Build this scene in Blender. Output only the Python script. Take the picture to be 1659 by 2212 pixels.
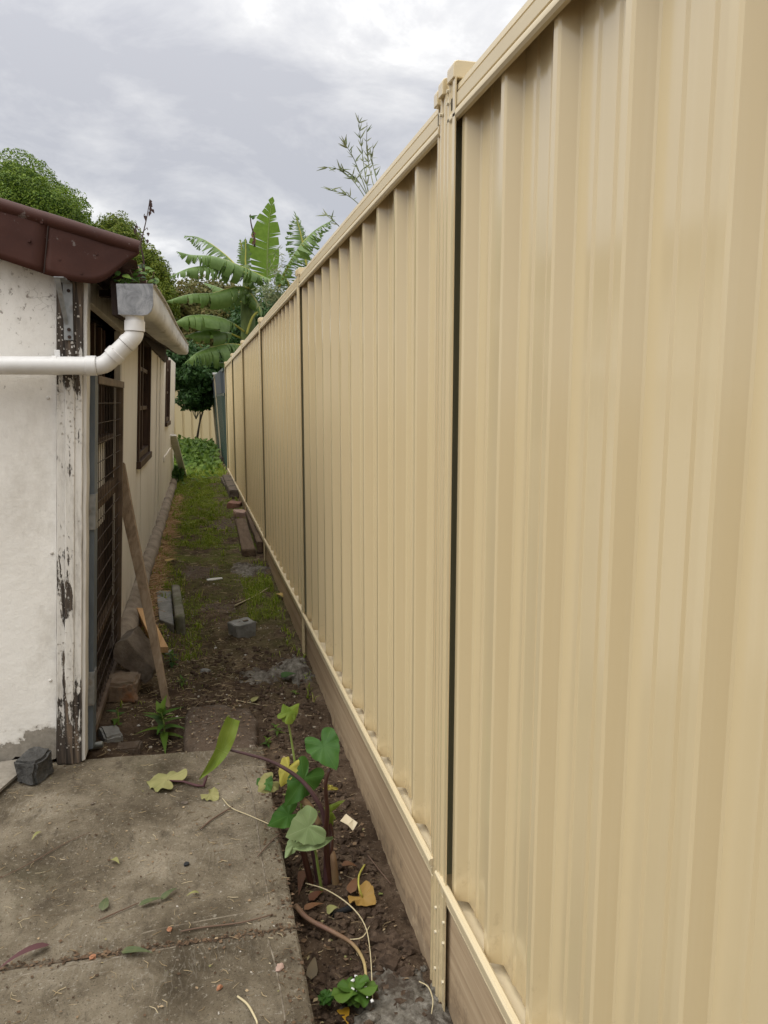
import bpy, bmesh, math, random
from mathutils import Vector, Matrix, noise
R = math.radians
random.seed(7)
sc = bpy.context.scene
COL = sc.collection
for o in list(bpy.data.objects): bpy.data.objects.remove(o)

# ------------------------------------------------------------------ camera
EYE = 1.31
YAW = R(13.8); PITCH = math.atan(238/1661.)
cam_d = bpy.data.cameras.new('camera'); cam = bpy.data.objects.new('camera', cam_d); COL.objects.link(cam)
cam.location = (0, 0, EYE); cam.rotation_euler = (math.pi/2-PITCH, 0, -YAW)
cam_d.sensor_fit = 'VERTICAL'; cam_d.angle = 2*math.atan(1106/1661.)
cam_d.clip_start = .05; cam_d.clip_end = 3000
sc.camera = cam
# ------------------------------------------------------------------ world, sun, exposure
SUN_EL, SUN_AZ = 58, 250          # azimuth measured clockwise from +Y (the sun stands behind-left of the viewer)
world = bpy.data.worlds.new('World'); sc.world = world; world.use_nodes = True
def build_world():
    nt = world.node_tree; nt.nodes.clear(); L = nt.links
    def n(t, **k):
        nd = nt.nodes.new(t)
        for a, b in k.items(): setattr(nd, a, b)
        return nd
    out = n('ShaderNodeOutputWorld')
    sky = n('ShaderNodeTexSky', sky_type='NISHITA'); sky.sun_disc = False
    sky.sun_elevation = R(SUN_EL); sky.sun_rotation = R(SUN_AZ)
    bg1 = n('ShaderNodeBackground'); bg1.inputs[1].default_value = .10; L.new(sky.outputs[0], bg1.inputs[0])
    tc = n('ShaderNodeTexCoord')
    sep = n('ShaderNodeSeparateXYZ'); L.new(tc.outputs['Generated'], sep.inputs[0])
    mx = n('ShaderNodeMath', operation='MAXIMUM'); mx.inputs[1].default_value = 0; L.new(sep.outputs[2], mx.inputs[0])
    ad = n('ShaderNodeMath', operation='ADD'); ad.inputs[1].default_value = .34; L.new(mx.outputs[0], ad.inputs[0])
    dx = n('ShaderNodeMath', operation='DIVIDE'); L.new(sep.outputs[0], dx.inputs[0]); L.new(ad.outputs[0], dx.inputs[1])
    dy = n('ShaderNodeMath', operation='DIVIDE'); L.new(sep.outputs[1], dy.inputs[0]); L.new(ad.outputs[0], dy.inputs[1])
    cmb = n('ShaderNodeCombineXYZ'); L.new(dx.outputs[0], cmb.inputs[0]); L.new(dy.outputs[0], cmb.inputs[1])
    mp = n('ShaderNodeMapping'); mp.inputs['Rotation'].default_value = (0, 0, R(-25)); mp.inputs['Scale'].default_value = (.95, 1.2, 1); mp.inputs['Location'].default_value = (4.3, 9.9, 0)
    L.new(cmb.outputs[0], mp.inputs[0])
    n1 = n('ShaderNodeTexNoise'); n1.inputs['Scale'].default_value = 1.0; n1.inputs['Detail'].default_value = 6; n1.inputs['Roughness'].default_value = .5; n1.inputs['Distortion'].default_value = .35
    L.new(mp.outputs[0], n1.inputs[0])
    n2 = n('ShaderNodeTexNoise'); n2.inputs['Scale'].default_value = 3.4; n2.inputs['Detail'].default_value = 8; n2.inputs['Roughness'].default_value = .6; n2.inputs['Distortion'].default_value = .3
    L.new(mp.outputs[0], n2.inputs[0])
    mixn = n('ShaderNodeMath', operation='MULTIPLY_ADD'); mixn.inputs[1].default_value = .45; L.new(n2.outputs[0], mixn.inputs[0])
    m2 = n('ShaderNodeMath', operation='MULTIPLY'); m2.inputs[1].default_value = .55; L.new(n1.outputs[0], m2.inputs[0]); L.new(m2.outputs[0], mixn.inputs[2])
    cr = n('ShaderNodeValToRGB'); e = cr.color_ramp.elements
    e[0].position = .425; e[0].color = (.325, .331, .358, 1)
    e[1].position = .595; e[1].color = (.67, .665, .655, 1)
    m = e.new(.475); m.color = (.385, .389, .408, 1)
    m = e.new(.53); m.color = (.47, .47, .477, 1)
    L.new(mixn.outputs[0], cr.inputs[0])
    # an overcast sky is brighter overhead than low down
    zz = n('ShaderNodeMath', operation='MULTIPLY'); L.new(mx.outputs[0], zz.inputs[0]); L.new(mx.outputs[0], zz.inputs[1])
    z3 = n('ShaderNodeMath', operation='MULTIPLY'); L.new(zz.outputs[0], z3.inputs[0]); L.new(mx.outputs[0], z3.inputs[1]); zz = z3
    ov = n('ShaderNodeMath', operation='MULTIPLY_ADD'); ov.inputs[1].default_value = 2.8; ov.inputs[2].default_value = 1.0; L.new(zz.outputs[0], ov.inputs[0])
    bg2 = n('ShaderNodeBackground'); L.new(ov.outputs[0], bg2.inputs[1]); L.new(cr.outputs[0], bg2.inputs[0])
    # cloud cover: thin towards the horizon so that some blue shows there
    cov = n('ShaderNodeMapRange'); cov.inputs[1].default_value = 0; cov.inputs[2].default_value = .35; cov.inputs[3].default_value = .86; cov.inputs[4].default_value = .97
    L.new(sep.outputs[2], cov.inputs[0])
    mix = n('ShaderNodeMixShader'); L.new(cov.outputs[0], mix.inputs[0]); L.new(bg1.outputs[0], mix.inputs[1]); L.new(bg2.outputs[0], mix.inputs[2])
    L.new(mix.outputs[0], out.inputs[0])
build_world()
sun_d = bpy.data.lights.new('sun', 'SUN'); sun = bpy.data.objects.new('sun', sun_d); COL.objects.link(sun)
sun_d.energy = 1.4; sun_d.angle = R(60); sun_d.color = (1, .97, .91)
_s = Vector((math.sin(R(SUN_AZ))*math.cos(R(SUN_EL)), math.cos(R(SUN_AZ))*math.cos(R(SUN_EL)), math.sin(R(SUN_EL))))
sun.rotation_euler = (-_s).to_track_quat('-Z', 'Y').to_euler()
vs = sc.view_settings
vs.view_transform = 'Standard'; vs.look = 'None'; vs.gamma = 1; vs.use_curve_mapping = False; vs.exposure = 0.74
sc.cycles.max_bounces = 6; sc.cycles.diffuse_bounces = 4; sc.cycles.glossy_bounces = 3; sc.cycles.transmission_bounces = 3

# ------------------------------------------------------------------ measuring helpers (photo pixel, at 1659 x 2212, to a world point)
_fw = Vector((math.sin(YAW)*math.cos(PITCH), math.cos(YAW)*math.cos(PITCH), -math.sin(PITCH)))
_rt = Vector((math.cos(YAW), -math.sin(YAW), 0)); _up = _rt.cross(_fw)
EYEV = Vector((0, 0, EYE))
def ray(x, y): return _fw + _rt*((x-829.5)/1661.) - _up*((y-1106.)/1661.)
def atX(x, y, X): d = ray(x, y); return EYEV + d*(X/d.x)
def atY(x, y, Y): d = ray(x, y); return EYEV + d*(Y/d.y)
def atZ(x, y, Z): d = ray(x, y); return EYEV + d*((Z-EYE)/d.z)
WX0, WS, LEAN = -.465, .0115, .056
def wallx(Y, z): return WX0 + WS*(Y-2.9) + LEAN*z
def S(w, Y, z): return Vector((wallx(Y, z)+w, Y, z))
def atW(x, y, w=0):                    # hit with the shed's side wall plane, w metres proud of it
    d = ray(x, y)
    # EYE + t d : X = WX0+w+WS*(t dy-2.9)+LEAN*(EYE+t dz)
    t = (WX0+w-WS*2.9+LEAN*EYE)/(d.x-WS*d.y-LEAN*d.z)
    return EYEV + d*t
def wob(p, s=1., seed=0.): return noise.noise(Vector((p[0]*s+seed, p[1]*s-seed*.7, (p[2] if len(p) > 2 else 0)*s+seed*1.3)))
def ground_z(x, y):
    z = -.10 + .10*min(1, max(0, (y-2.2)/4.)) + .09*min(1, max(0, (y-6)/8.))
    if y < 3.2: z -= .02
    if y < 2.4 and x > .2: z -= .035*min(1, (2.4-y)/.5)
    if x < -.1 and y > 3: z += .05*min(1, (-.1-x)/.25)
    if -3 < x < 3 and .3 < y < 20:
        z += .016*noise.noise(Vector((x*5, y*4, 1.7))) + .010*noise.noise(Vector((x*15, y*15, 4.1))) + .007*noise.noise(Vector((x*42, y*42, .3)))
        if x > .16 and y < 6.5: z += .012*noise.noise(Vector((x*24, y*24, 9.)))
    return z
def on_ground(x, y, dz=0):
    p = atZ(x, y, -.05)
    for _ in range(6): p = atZ(x, y, ground_z(p.x, p.y)+dz)
    return p
SLAB = 0.0
def on_slab(x, y, dz=.004): return atZ(x, y, SLAB+dz)

# ------------------------------------------------------------------ mesh helpers
class MB:
    def __init__(s): s.v = []; s.f = []; s.uv = {}; s.r = []
    def add(s, vs, fs, r=None):
        b = len(s.v); s.v += [Vector(p) for p in vs]; s.f += [tuple(b+i for i in f) for f in fs]
        s.r += [random.random() if r is None else r]*len(fs)
        return b
    def box(s, a, b, M=None):
        (x0, y0, z0), (x1, y1, z1) = a, b
        p = [Vector(q) for q in ((x0,y0,z0),(x1,y0,z0),(x1,y1,z0),(x0,y1,z0),(x0,y0,z1),(x1,y0,z1),(x1,y1,z1),(x0,y1,z1))]
        if M is not None: p = [M @ q for q in p]
        s.add(p, [(0,3,2,1),(4,5,6,7),(0,1,5,4),(1,2,6,5),(2,3,7,6),(3,0,4,7)])
    def hexa(s, p): s.add(p, [(0,3,2,1),(4,5,6,7),(0,1,5,4),(1,2,6,5),(2,3,7,6),(3,0,4,7)])
    def tube(s, path, rad, n=8, cap=True, squash=1.):
        path = [Vector(p) for p in path]
        if not hasattr(rad, '__len__'): rad = [rad]*len(path)
        t0 = (path[1]-path[0]).normalized()
        a = t0.orthogonal().normalized(); rings = []
        for i, p in enumerate(path):
            t = (path[min(i+1, len(path)-1)]-path[max(i-1, 0)]).normalized()
            a = (a - t*a.dot(t)).normalized(); b = t.cross(a)
            rings.append([p + (a*math.cos(2*math.pi*k/n) + b*math.sin(2*math.pi*k/n)*squash)*rad[i] for k in range(n)])
        vs = [q for r in rings for q in r]; fs = []
        for i in range(len(path)-1):
            for k in range(n): fs.append((i*n+k, i*n+(k+1)%n, (i+1)*n+(k+1)%n, (i+1)*n+k))
        if cap: fs += [tuple(range(n-1, -1, -1)), tuple((len(path)-1)*n+k for k in range(n))]
        s.add(vs, fs, random.random())
    def loft(s, rings, closed=True, cap=True):
        n = len(rings[0]); vs = [q for r in rings for q in r]; fs = []
        for i in range(len(rings)-1):
            for k in range(n if closed else n-1): fs.append((i*n+k, i*n+(k+1)%n, (i+1)*n+(k+1)%n, (i+1)*n+k))
        if cap and closed: fs += [tuple(range(n-1, -1, -1)), tuple((len(rings)-1)*n+k for k in range(n))]
        s.add(vs, fs)
    def build(s, name, m, parent=None, smooth=False, uv=None, bevel=0, angle=None):
        me = bpy.data.meshes.new(name)
        off = parent_loc(parent)
        me.from_pydata([tuple(p-off) for p in s.v], [], s.f)
        at = me.attributes.new('rnd', 'FLOAT', 'FACE'); at.data.foreach_set('value', s.r[:len(me.polygons)] if len(s.r) >= len(me.polygons) else s.r+[.5]*(len(me.polygons)-len(s.r)))
        if uv:
            ul = me.uv_layers.new(name='UVMap')
            for lp in me.loops: ul.data[lp.index].uv = uv[lp.vertex_index]
        if smooth: me.polygons.foreach_set('use_smooth', [True]*len(me.polygons))
        me.materials.append(m if not isinstance(m, str) else M[m])
        me.update()
        o = bpy.data.objects.new(name, me); COL.objects.link(o)
        if parent is not None: o.parent = parent
        if smooth and angle:
            me.set_sharp_from_angle(angle=R(angle))
        if bevel:
            bm = o.modifiers.new('bevel', 'BEVEL'); bm.width = bevel; bm.segments = 2; bm.limit_method = 'ANGLE'; bm.angle_limit = R(40)
        return o
def parent_loc(p):
    v = Vector((0, 0, 0))
    while p is not None: v += p.location; p = p.parent
    return v
def tag(o, label=None, cat=None, group=None, kind=None):
    if label: o['label'] = label
    if cat: o['category'] = cat
    if group: o['group'] = group
    if kind: o['kind'] = kind
    return o
def thing(name, loc, label, cat, group=None):
    o = bpy.data.objects.new(name, None); COL.objects.link(o); o.location = loc; o.empty_display_size = .1
    return tag(o, label, cat, group)
def recentre(o):        # a one-mesh thing: put its origin at its base
    me = o.data; xs = [v.co for v in me.vertices]
    c = Vector((sum(v.x for v in xs)/len(xs), sum(v.y for v in xs)/len(xs), min(v.z for v in xs)))
    me.transform(Matrix.Translation(-c)); o.location = c
    return o
def jitter_mesh(o, amp, scale, seed=0):
    for v in o.data.vertices:
        p = v.co*scale + Vector((seed, seed*2, seed*3))
        v.co += Vector((noise.noise(p), noise.noise(p+Vector((9, 0, 0))), noise.noise(p+Vector((0, 9, 0)))))*amp
def spline(pts, n):     # Catmull-Rom through the points
    pts = [Vector(p) for p in pts]; P = [pts[0]*2-pts[1]]+pts+[pts[-1]*2-pts[-2]]; out = []
    m = len(pts)-1
    for i in range(n+1):
        t = i/n*m; k = min(int(t), m-1); t -= k
        a, b, c, d = P[k:k+4]
        out.append(.5*((2*b)+(c-a)*t+(2*a-5*b+4*c-d)*t*t+(3*b-a-3*c+d)*t**3))
    return out

# ------------------------------------------------------------------ materials
M = {}
class NT:
    def __init__(s, name):
        s.m = bpy.data.materials.new(name); s.m.use_nodes = True; s.nt = s.m.node_tree; s.L = s.nt.links
        s.b = s.nt.nodes['Principled BSDF']; s.out = s.nt.nodes['Material Output']
        s.tc = s.nt.nodes.new('ShaderNodeTexCoord'); M[name] = s.m
    def n(s, t, **k):
        nd = s.nt.nodes.new(t)
        for a, b in k.items(): setattr(nd, a, b)
        return nd
    def coord(s, stretch=(1,1,1), space='Object', rot=(0,0,0)):
        mp = s.n('ShaderNodeMapping'); mp.inputs['Scale'].default_value = stretch; mp.inputs['Rotation'].default_value = rot
        if space == 'World':
            g = s.n('ShaderNodeNewGeometry'); s.L.new(g.outputs['Position'], mp.inputs[0])
        else: s.L.new(s.tc.outputs[space], mp.inputs[0])
        return mp.outputs[0]
    def noise(s, scale, detail=5, rough=.55, stretch=(1,1,1), space='Object', dist=0, rot=(0,0,0)):
        nd = s.n('ShaderNodeTexNoise'); nd.inputs['Scale'].default_value = scale; nd.inputs['Detail'].default_value = detail
        nd.inputs['Roughness'].default_value = rough; nd.inputs['Distortion'].default_value = dist
        s.L.new(s.coord(stretch, space, rot), nd.inputs[0]); return nd.outputs[0]
    def voro(s, scale, stretch=(1,1,1), space='Object', feature='F1'):
        nd = s.n('ShaderNodeTexVoronoi', feature=feature); nd.inputs['Scale'].default_value = scale
        s.L.new(s.coord(stretch, space), nd.inputs[0]); return nd.outputs[0]
    def rng(s, x, a, b, c=0., d=1.):
        nd = s.n('ShaderNodeMapRange'); nd.clamp = True
        for i, v in zip((1,2,3,4), (a,b,c,d)): nd.inputs[i].default_value = v
        s.L.new(x, nd.inputs[0]); return nd.outputs[0]
    def ma(s, op, a, b=None, c=None):
        nd = s.n('ShaderNodeMath', operation=op)
        for i, v in enumerate((a, b, c)):
            if v is None: continue
            if isinstance(v, (int, float)): nd.inputs[i].default_value = v
            else: s.L.new(v, nd.inputs[i])
        return nd.outputs[0]
    def ramp(s, x, stops):
        nd = s.n('ShaderNodeValToRGB'); e = nd.color_ramp.elements
        e[0].position, e[0].color = stops[0][0], (*stops[0][1], 1); e[1].position, e[1].color = stops[-1][0], (*stops[-1][1], 1)
        for p, c in stops[1:-1]: q = e.new(p); q.color = (*c, 1)
        s.L.new(x, nd.inputs[0]); return nd.outputs[0]
    def mix(s, f, a, b, blend='MIX'):
        nd = s.n('ShaderNodeMix', data_type='RGBA', blend_type=blend)
        for i, v in ((0, f), (6, a), (7, b)):
            if isinstance(v, (int, float)): nd.inputs[i].default_value = v
            elif isinstance(v, tuple): nd.inputs[i].default_value = (*v, 1)
            else: s.L.new(v, nd.inputs[i])
        return nd.outputs[2]
    def attr(s, name='rnd'):
        nd = s.n('ShaderNodeAttribute'); nd.attribute_name = name; return nd.outputs['Fac']
    def z(s, space='World'):
        sp = s.n('ShaderNodeSeparateXYZ')
        if space == 'World':
            g = s.n('ShaderNodeNewGeometry'); s.L.new(g.outputs['Position'], sp.inputs[0])
        else: s.L.new(s.tc.outputs[space], sp.inputs[0])
        return sp.outputs
    def fin(s, col, rough=.7, spec=.3, bump=None, bstr=.3, bdist=.01, metal=0.):
        if isinstance(col, tuple): s.b.inputs['Base Color'].default_value = (*col, 1)
        else: s.L.new(col, s.b.inputs['Base Color'])
        if isinstance(rough, (int, float)): s.b.inputs['Roughness'].default_value = rough
        else: s.L.new(rough, s.b.inputs['Roughness'])
        s.b.inputs['Specular IOR Level'].default_value = spec
        if isinstance(metal, (int, float)): s.b.inputs['Metallic'].default_value = metal
        else: s.L.new(metal, s.b.inputs['Metallic'])
        if bump is not None:
            bp = s.n('ShaderNodeBump'); bp.inputs['Strength'].default_value = bstr; bp.inputs['Distance'].default_value = bdist
            s.L.new(bump, bp.inputs['Height']); s.L.new(bp.outputs[0], s.b.inputs['Normal'])
        return s.m

def mottled(name, stops, scale, stretch=(1,1,1), rough=.85, spec=.25, layers=(), bump=(60, .3, .004), detail=6, space='Object', metal=0):
    t = NT(name); c = t.ramp(t.noise(scale, detail, .6, stretch, space), stops)
    for (col, sc_, lo, hi, st) in layers: c = t.mix(t.rng(t.noise(sc_, 6, .65, st, space), lo, hi), c, col)
    return t.fin(c, rough, spec, t.noise(bump[0], 6, .65, stretch, space), bump[1], bump[2], metal)
def leafmat(name, c1, c2, tr=.28, rough=.55, spec=.22, vein=None, under=None):
    t = NT(name)
    c = t.mix(t.attr('rnd'), c1, c2)
    c = t.mix(t.rng(t.noise(9, 3), .35, .75, 0, .45), c, tuple(x*.55 for x in c1))
    t.fin(c, rough, spec)
    tl = t.n('ShaderNodeBsdfTranslucent'); t.L.new(c, tl.inputs[0])
    mx = t.n('ShaderNodeMixShader'); mx.inputs[0].default_value = tr
    t.L.new(t.b.outputs[0], mx.inputs[1]); t.L.new(tl.outputs[0], mx.inputs[2]); t.L.new(mx.outputs[0], t.out.inputs[0])
    return t.m
def veinleaf(name, c1, c2, veincol, k=9., tr=.3, spec=.18, rough=.5, mode='radial'):
    t = NT(name)
    sp = t.n('ShaderNodeSeparateXYZ'); t.L.new(t.tc.outputs['UV'], sp.inputs[0])
    if mode == 'radial':
        ang = t.ma('ARCTAN2', sp.outputs[1], sp.outputs[0])
        a = t.ma('ABSOLUTE', t.ma('SINE', t.ma('MULTIPLY', ang, k*.5)))
        rr = t.ma('SQRT', t.ma('ADD', t.ma('MULTIPLY', sp.outputs[0], sp.outputs[0]), t.ma('MULTIPLY', sp.outputs[1], sp.outputs[1])))
        v = t.rng(t.ma('MULTIPLY', a, t.ma('ADD', rr, .12)), .012, .05, 1, 0)
    else:      # parallel side veins and a midrib, u along, v across
        w = t.ma('SINE', t.ma('MULTIPLY', sp.outputs[0], k*6))
        v = t.ma('MULTIPLY', t.rng(w, .2, 1.), .35)
        v = t.ma('MAXIMUM', v, t.rng(t.ma('ABSOLUTE', sp.outputs[1]), .03, .09, 1, 0))
    c = t.mix(t.rng(t.noise(14, 4), .3, .7), c1, c2)
    c = t.mix(t.ma('MULTIPLY', v, .45), c, veincol)
    t.fin(c, rough, spec, v, .25, .003)
    tl = t.n('ShaderNodeBsdfTranslucent'); t.L.new(c, tl.inputs[0])
    mx = t.n('ShaderNodeMixShader'); mx.inputs[0].default_value = tr
    t.L.new(t.b.outputs[0], mx.inputs[1]); t.L.new(tl.outputs[0], mx.inputs[2]); t.L.new(mx.outputs[0], t.out.inputs[0])
    return t.m

def make_materials():
    # painted steel of the fence
    t = NT('cream_steel')
    c = t.mix(t.rng(t.noise(1.3, 4, .5, (1,1,.25), 'World'), .3, .7), (.600, .485, .285), (.63, .515, .31))
    c = t.mix(t.rng(t.noise(46, 5, .6, (1,1,.018), 'World'), .55, .75, 0, .10), c, (.74, .66, .47))
    c = t.mix(t.rng(t.noise(9, 7, .75, (1,1,.5), 'World'), .58, .78, 0, .12), c, (.42, .33, .19))
    zf = t.z()[2]
    dsp = t.ma('ADD', t.noise(34, 8, .75, (1,1,.8), 'World'), t.rng(zf, .15, .55, .10, -.16))
    c = t.mix(t.rng(dsp, .60, .70, 0, .28), c, (.36, .27, .16))
    t.fin(c, t.rng(t.noise(.8, 2, .5, (1,1,1), 'World'), .3, .7, .15, .24), .6, t.noise(3.0, 1, .4, (1,1,.15), 'World'), .05, .02)
    t.b.inputs['Coat Weight'].default_value = .55; t.b.inputs['Coat Roughness'].default_value = .13; t.b.inputs['Coat IOR'].default_value = 1.5
    t = NT('cream_rail'); c = t.mix(t.rng(t.noise(9, 5, .6, (1,.25,1), 'World'), .45, .75, 0, .5), (.60, .505, .33), (.52, .415, .25))
    t.fin(c, .38, .5)
    t = NT('shaded_olive_steel'); t.fin((.23, .22, .135), .5, .4)  # olive back coat, with the channel's inner shade put into the colour
    t = NT('galvanised_screw'); t.fin((.62, .55, .40), .35, .5)
    t = NT('green_steel'); t.fin(t.mix(t.noise(3, 3, .5, (1,1,.3), 'World'), (.028, .046, .036), (.042, .066, .052)), .4, .45)
    t = NT('charcoal_steel'); t.fin((.05, .06, .07), .45, .4)
    # timber
    def wood(name, a, b, d, stretch, rough=.8, sc_=14):
        t = NT(name); n1 = t.noise(sc_, 7, .65, stretch, 'Object', .6)
        c = t.ramp(n1, [(.3, d), (.5, a), (.72, b)])
        c = t.mix(t.rng(t.noise(2.1, 4, .6), .5, .8, 0, .5), c, tuple(x*.62 for x in a))
        if name == 'plinth_wood':
            zp = t.z()[2]; yp = t.z()[1]
            md = t.ma('ADD', t.noise(20, 8, .75, (1,1,1), 'World'), t.rng(zp, -.12, .06, .22, -.12))
            c = t.mix(t.rng(md, .58, .72, 0, .45), c, (.12, .085, .058))
        return t.fin(c, rough, .2, n1, .35, .004)
    wood('plinth_wood', (.40, .295, .185), (.50, .39, .26), (.29, .205, .125), (1, .07, 2.2), sc_=16)
    wood('grey_wood', (.27, .195, .125), (.37, .29, .20), (.15, .105, .068), (3, 3, .18), sc_=9)
    wood('pine_wood', (.55, .335, .16), (.64, .42, .22), (.44, .245, .105), (2, .2, 2), sc_=12)
    wood('old_sleeper', (.125, .085, .055), (.18, .13, .085), (.055, .038, .025), (2, .3, 2), sc_=14)
    wood('brown_frame', (.060, .035, .025), (.09, .055, .038), (.025, .015, .012), (3, 3, .3), .55, sc_=10)
    # weathered white fibro sheet (front), with cement showing where the paint has gone at the foot
    t = NT('white_sheet')
    c = t.ramp(t.noise(2.4, 7, .65, (1,1,.8), 'World'), [(.3, (.66, .625, .565)), (.5, (.765, .735, .675)), (.8, (.79, .765, .71))])
    zz = t.z()[2]; xx = t.z()[0]
    gm = t.ma('ADD', t.noise(6, 9, .75, (1,1,.5), 'World'), t.rng(xx, -.75, -.50, 0, .09))
    c = t.mix(t.rng(gm, .56, .74, 0, .42), c, (.44, .405, .345))
    c = t.mix(t.rng(t.noise(13, 9, .8, (1.6,1,.35), 'World'), .63, .72, 0, .35), c, (.34, .30, .25))
    up_ = t.ma('ADD', t.rng(zz, 1.25, 1.65, -.03, .085), t.noise(48, 9, .75, (1,1,.7), 'World'))
    pit = t.rng(up_, .655, .685)
    c = t.mix(t.ma('MULTIPLY', pit, .75), c, (.22, .18, .145))
    cr_ = t.n('ShaderNodeTexVoronoi', feature='DISTANCE_TO_EDGE'); cr_.inputs['Scale'].default_value = 26
    wv = t.n('ShaderNodeMapping'); t.L.new(t.coord((1,1,1.4), 'World'), wv.inputs[0])
    ds = t.n('ShaderNodeVectorMath', operation='MULTIPLY_ADD'); ds.inputs[1].default_value = (.07, .07, .07)
    nz = t.n('ShaderNodeTexNoise'); nz.inputs['Scale'].default_value = 14; nz.inputs['Detail'].default_value = 4; t.L.new(wv.outputs[0], nz.inputs[0]); t.L.new(nz.outputs['Color'], ds.inputs[0]); t.L.new(wv.outputs[0], ds.inputs[2]); t.L.new(ds.outputs[0], cr_.inputs[0])
    crk = t.ma('MULTIPLY', t.rng(cr_.outputs[0], .004, .028, 1, 0), t.ma('MULTIPLY', t.rng(zz, 1.28, 1.5, 0, 1), t.rng(t.noise(5, 3, .5, (1,1,1), 'World'), .48, .56)))
    c = t.mix(t.ma('MULTIPLY', crk, .55), c, (.25, .21, .17))
    low = t.ma('ADD', t.rng(zz, .05, .24, .62, 0), t.ma('MULTIPLY', t.noise(13, 9, .7, (1,1,1), 'World'), .9))
    lowm = t.rng(low, .86, .875)
    c = t.mix(lowm, c, t.ramp(t.noise(45, 7, .7, (1,1,1), 'World'), [(.3, (.10, .088, .07)), (.55, (.22, .20, .165)), (.75, (.36, .335, .29))]))
    c = t.mix(t.rng(low, .78, .86, 0, .45), c, (.33, .29, .235))
    t.fin(c, .62, .3, t.ma('SUBTRACT', t.noise(30, 8, .65, (1,1,1), 'World'), t.ma('ADD', t.ma('MULTIPLY', pit, .8), t.ma('ADD', lowm, t.ma('MULTIPLY', crk, .6)))), .45, .006)
    # peeling paint on the corner timbers
    t = NT('peeling_paint')
    g = t.noise(30, 8, .7, (1, 1, .10), 'World', .4)
    wd = t.ramp(t.noise(60, 6, .6, (1,1,.06), 'World'), [(.3, (.018, .015, .013)), (.52, (.07, .055, .043)), (.72, (.20, .145, .10))])
    pt = t.ramp(t.noise(22, 9, .75, (1,1,.22), 'World'), [(.3, (.33, .30, .26)), (.5, (.60, .57, .515)), (.8, (.73, .70, .645))])
    zz = t.z()[2]
    lo = t.ma('MAXIMUM', t.rng(zz, .05, .38, .17, 0), t.rng(zz, 1.38, 1.56, 0, .17))
    pe = t.ma('ADD', t.ma('ADD', t.ma('MULTIPLY', g, .55), t.ma('MULTIPLY', t.noise(17, 8, .7, (1,1,.55), 'World'), .45)), lo)
    mk = t.rng(pe, .55, .57)
    c = t.mix(mk, pt, wd)
    t.fin(c, .75, .2, t.ma('SUBTRACT', t.ma('MULTIPLY', g, .6), mk), 1., .006)
    t = NT('white_trim'); c = t.ramp(t.noise(9, 7, .65, (1,1,.25), 'World'), [(.3, (.36, .33, .29)), (.5, (.56, .53, .48)), (.8, (.63, .60, .55))])
    t.fin(c, .65, .3, t.noise(40, 6, .6, (1,1,.2), 'World'), .3, .004)
    t = NT('cream_sheet')
    c = t.ramp(t.noise(1.7, 6, .6, (1,1,.5), 'World'), [(.3, (.66, .615, .535)), (.55, (.765, .725, .645)), (.8, (.79, .755, .685))])
    c = t.mix(t.rng(t.noise(6, 7, .7, (1,1,.16), 'World'), .55, .72, 0, .5), c, (.46, .405, .325))
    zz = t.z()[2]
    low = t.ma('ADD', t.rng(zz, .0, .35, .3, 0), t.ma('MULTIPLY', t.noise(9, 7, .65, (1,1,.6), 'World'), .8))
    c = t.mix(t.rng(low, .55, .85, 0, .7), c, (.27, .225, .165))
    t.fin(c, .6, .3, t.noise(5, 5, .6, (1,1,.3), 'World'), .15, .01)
    # roof flashing
    t = NT('brown_metal')
    c = t.ramp(t.noise(4, 6, .6), [(.3, (.042, .014, .009)), (.6, (.062, .021, .013)), (.8, (.078, .028, .018))])
    c = t.mix(t.rng(t.noise(16, 7, .7), .62, .75, 0, .6), c, (.045, .022, .018))
    c = t.mix(t.rng(t.noise(24, 8, .75), .63, .68, 0, .6), c, (.19, .165, .15))
    t.fin(c, .6, .25, t.noise(7, 4, .5), .2, .01)
    mottled('roof_iron', [(.3, (.10, .05, .035)), (.7, (.17, .09, .06))], 6, rough=.7)
    t = NT('gutter_metal')
    c = t.ramp(t.noise(17, 8, .7, (1,.5,1), 'Object', .8), [(.32, (.10, .102, .108)), (.5, (.26, .264, .27)), (.7, (.42, .42, .42))])
    t.fin(c, .42, .45, t.noise(20, 4), .12, .004, .55)
    t = NT('gutter_paint')
    c = t.ramp(t.noise(5, 6, .65, (1,.35,2)), [(.3, (.36, .345, .315)), (.52, (.52, .51, .48)), (.75, (.61, .60, .57))])
    c = t.mix(t.rng(t.noise(9, 8, .7, (1,.25,1)), .56, .63, 0, .8), c, (.15, .12, .08))
    t.fin(c, .5, .4, t.noise(30, 4), .15, .004)
    t = NT('white_pipe')
    c = t.ramp(t.noise(6, 6, .6), [(.3, (.60, .585, .555)), (.6, (.74, .73, .71)), (.85, (.77, .765, .75))])
    c = t.mix(t.rng(t.noise(30, 5, .6), .70, .73, 0, .7), c, (.17, .13, .09))
    t.fin(c, .4, .45, t.noise(60, 3), .05, .002)
    t = NT('galvanised'); c = t.ramp(t.voro(45), [(.1, (.19, .195, .195)), (.6, (.27, .275, .27))]); t.fin(t.mix(t.rng(t.noise(18, 6), .6, .75), c, (.18, .11, .07)), .5, .4, None, metal=.5)
    t = NT('gate_steel'); c = t.ramp(t.noise(9, 7, .65, (1,1,.3)), [(.3, (.055, .066, .078)), (.55, (.105, .125, .145)), (.8, (.17, .19, .205))])
    t.fin(t.mix(t.rng(t.noise(7, 7, .7), .66, .74, 0, .9), c, (.15, .075, .035)), .5, .45, t.noise(30), .1, .003)
    t = NT('gate_brown'); t.fin(t.ramp(t.noise(10, 6), [(.3, (.075, .05, .034)), (.7, (.17, .125, .088))]), .6, .3)
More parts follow.
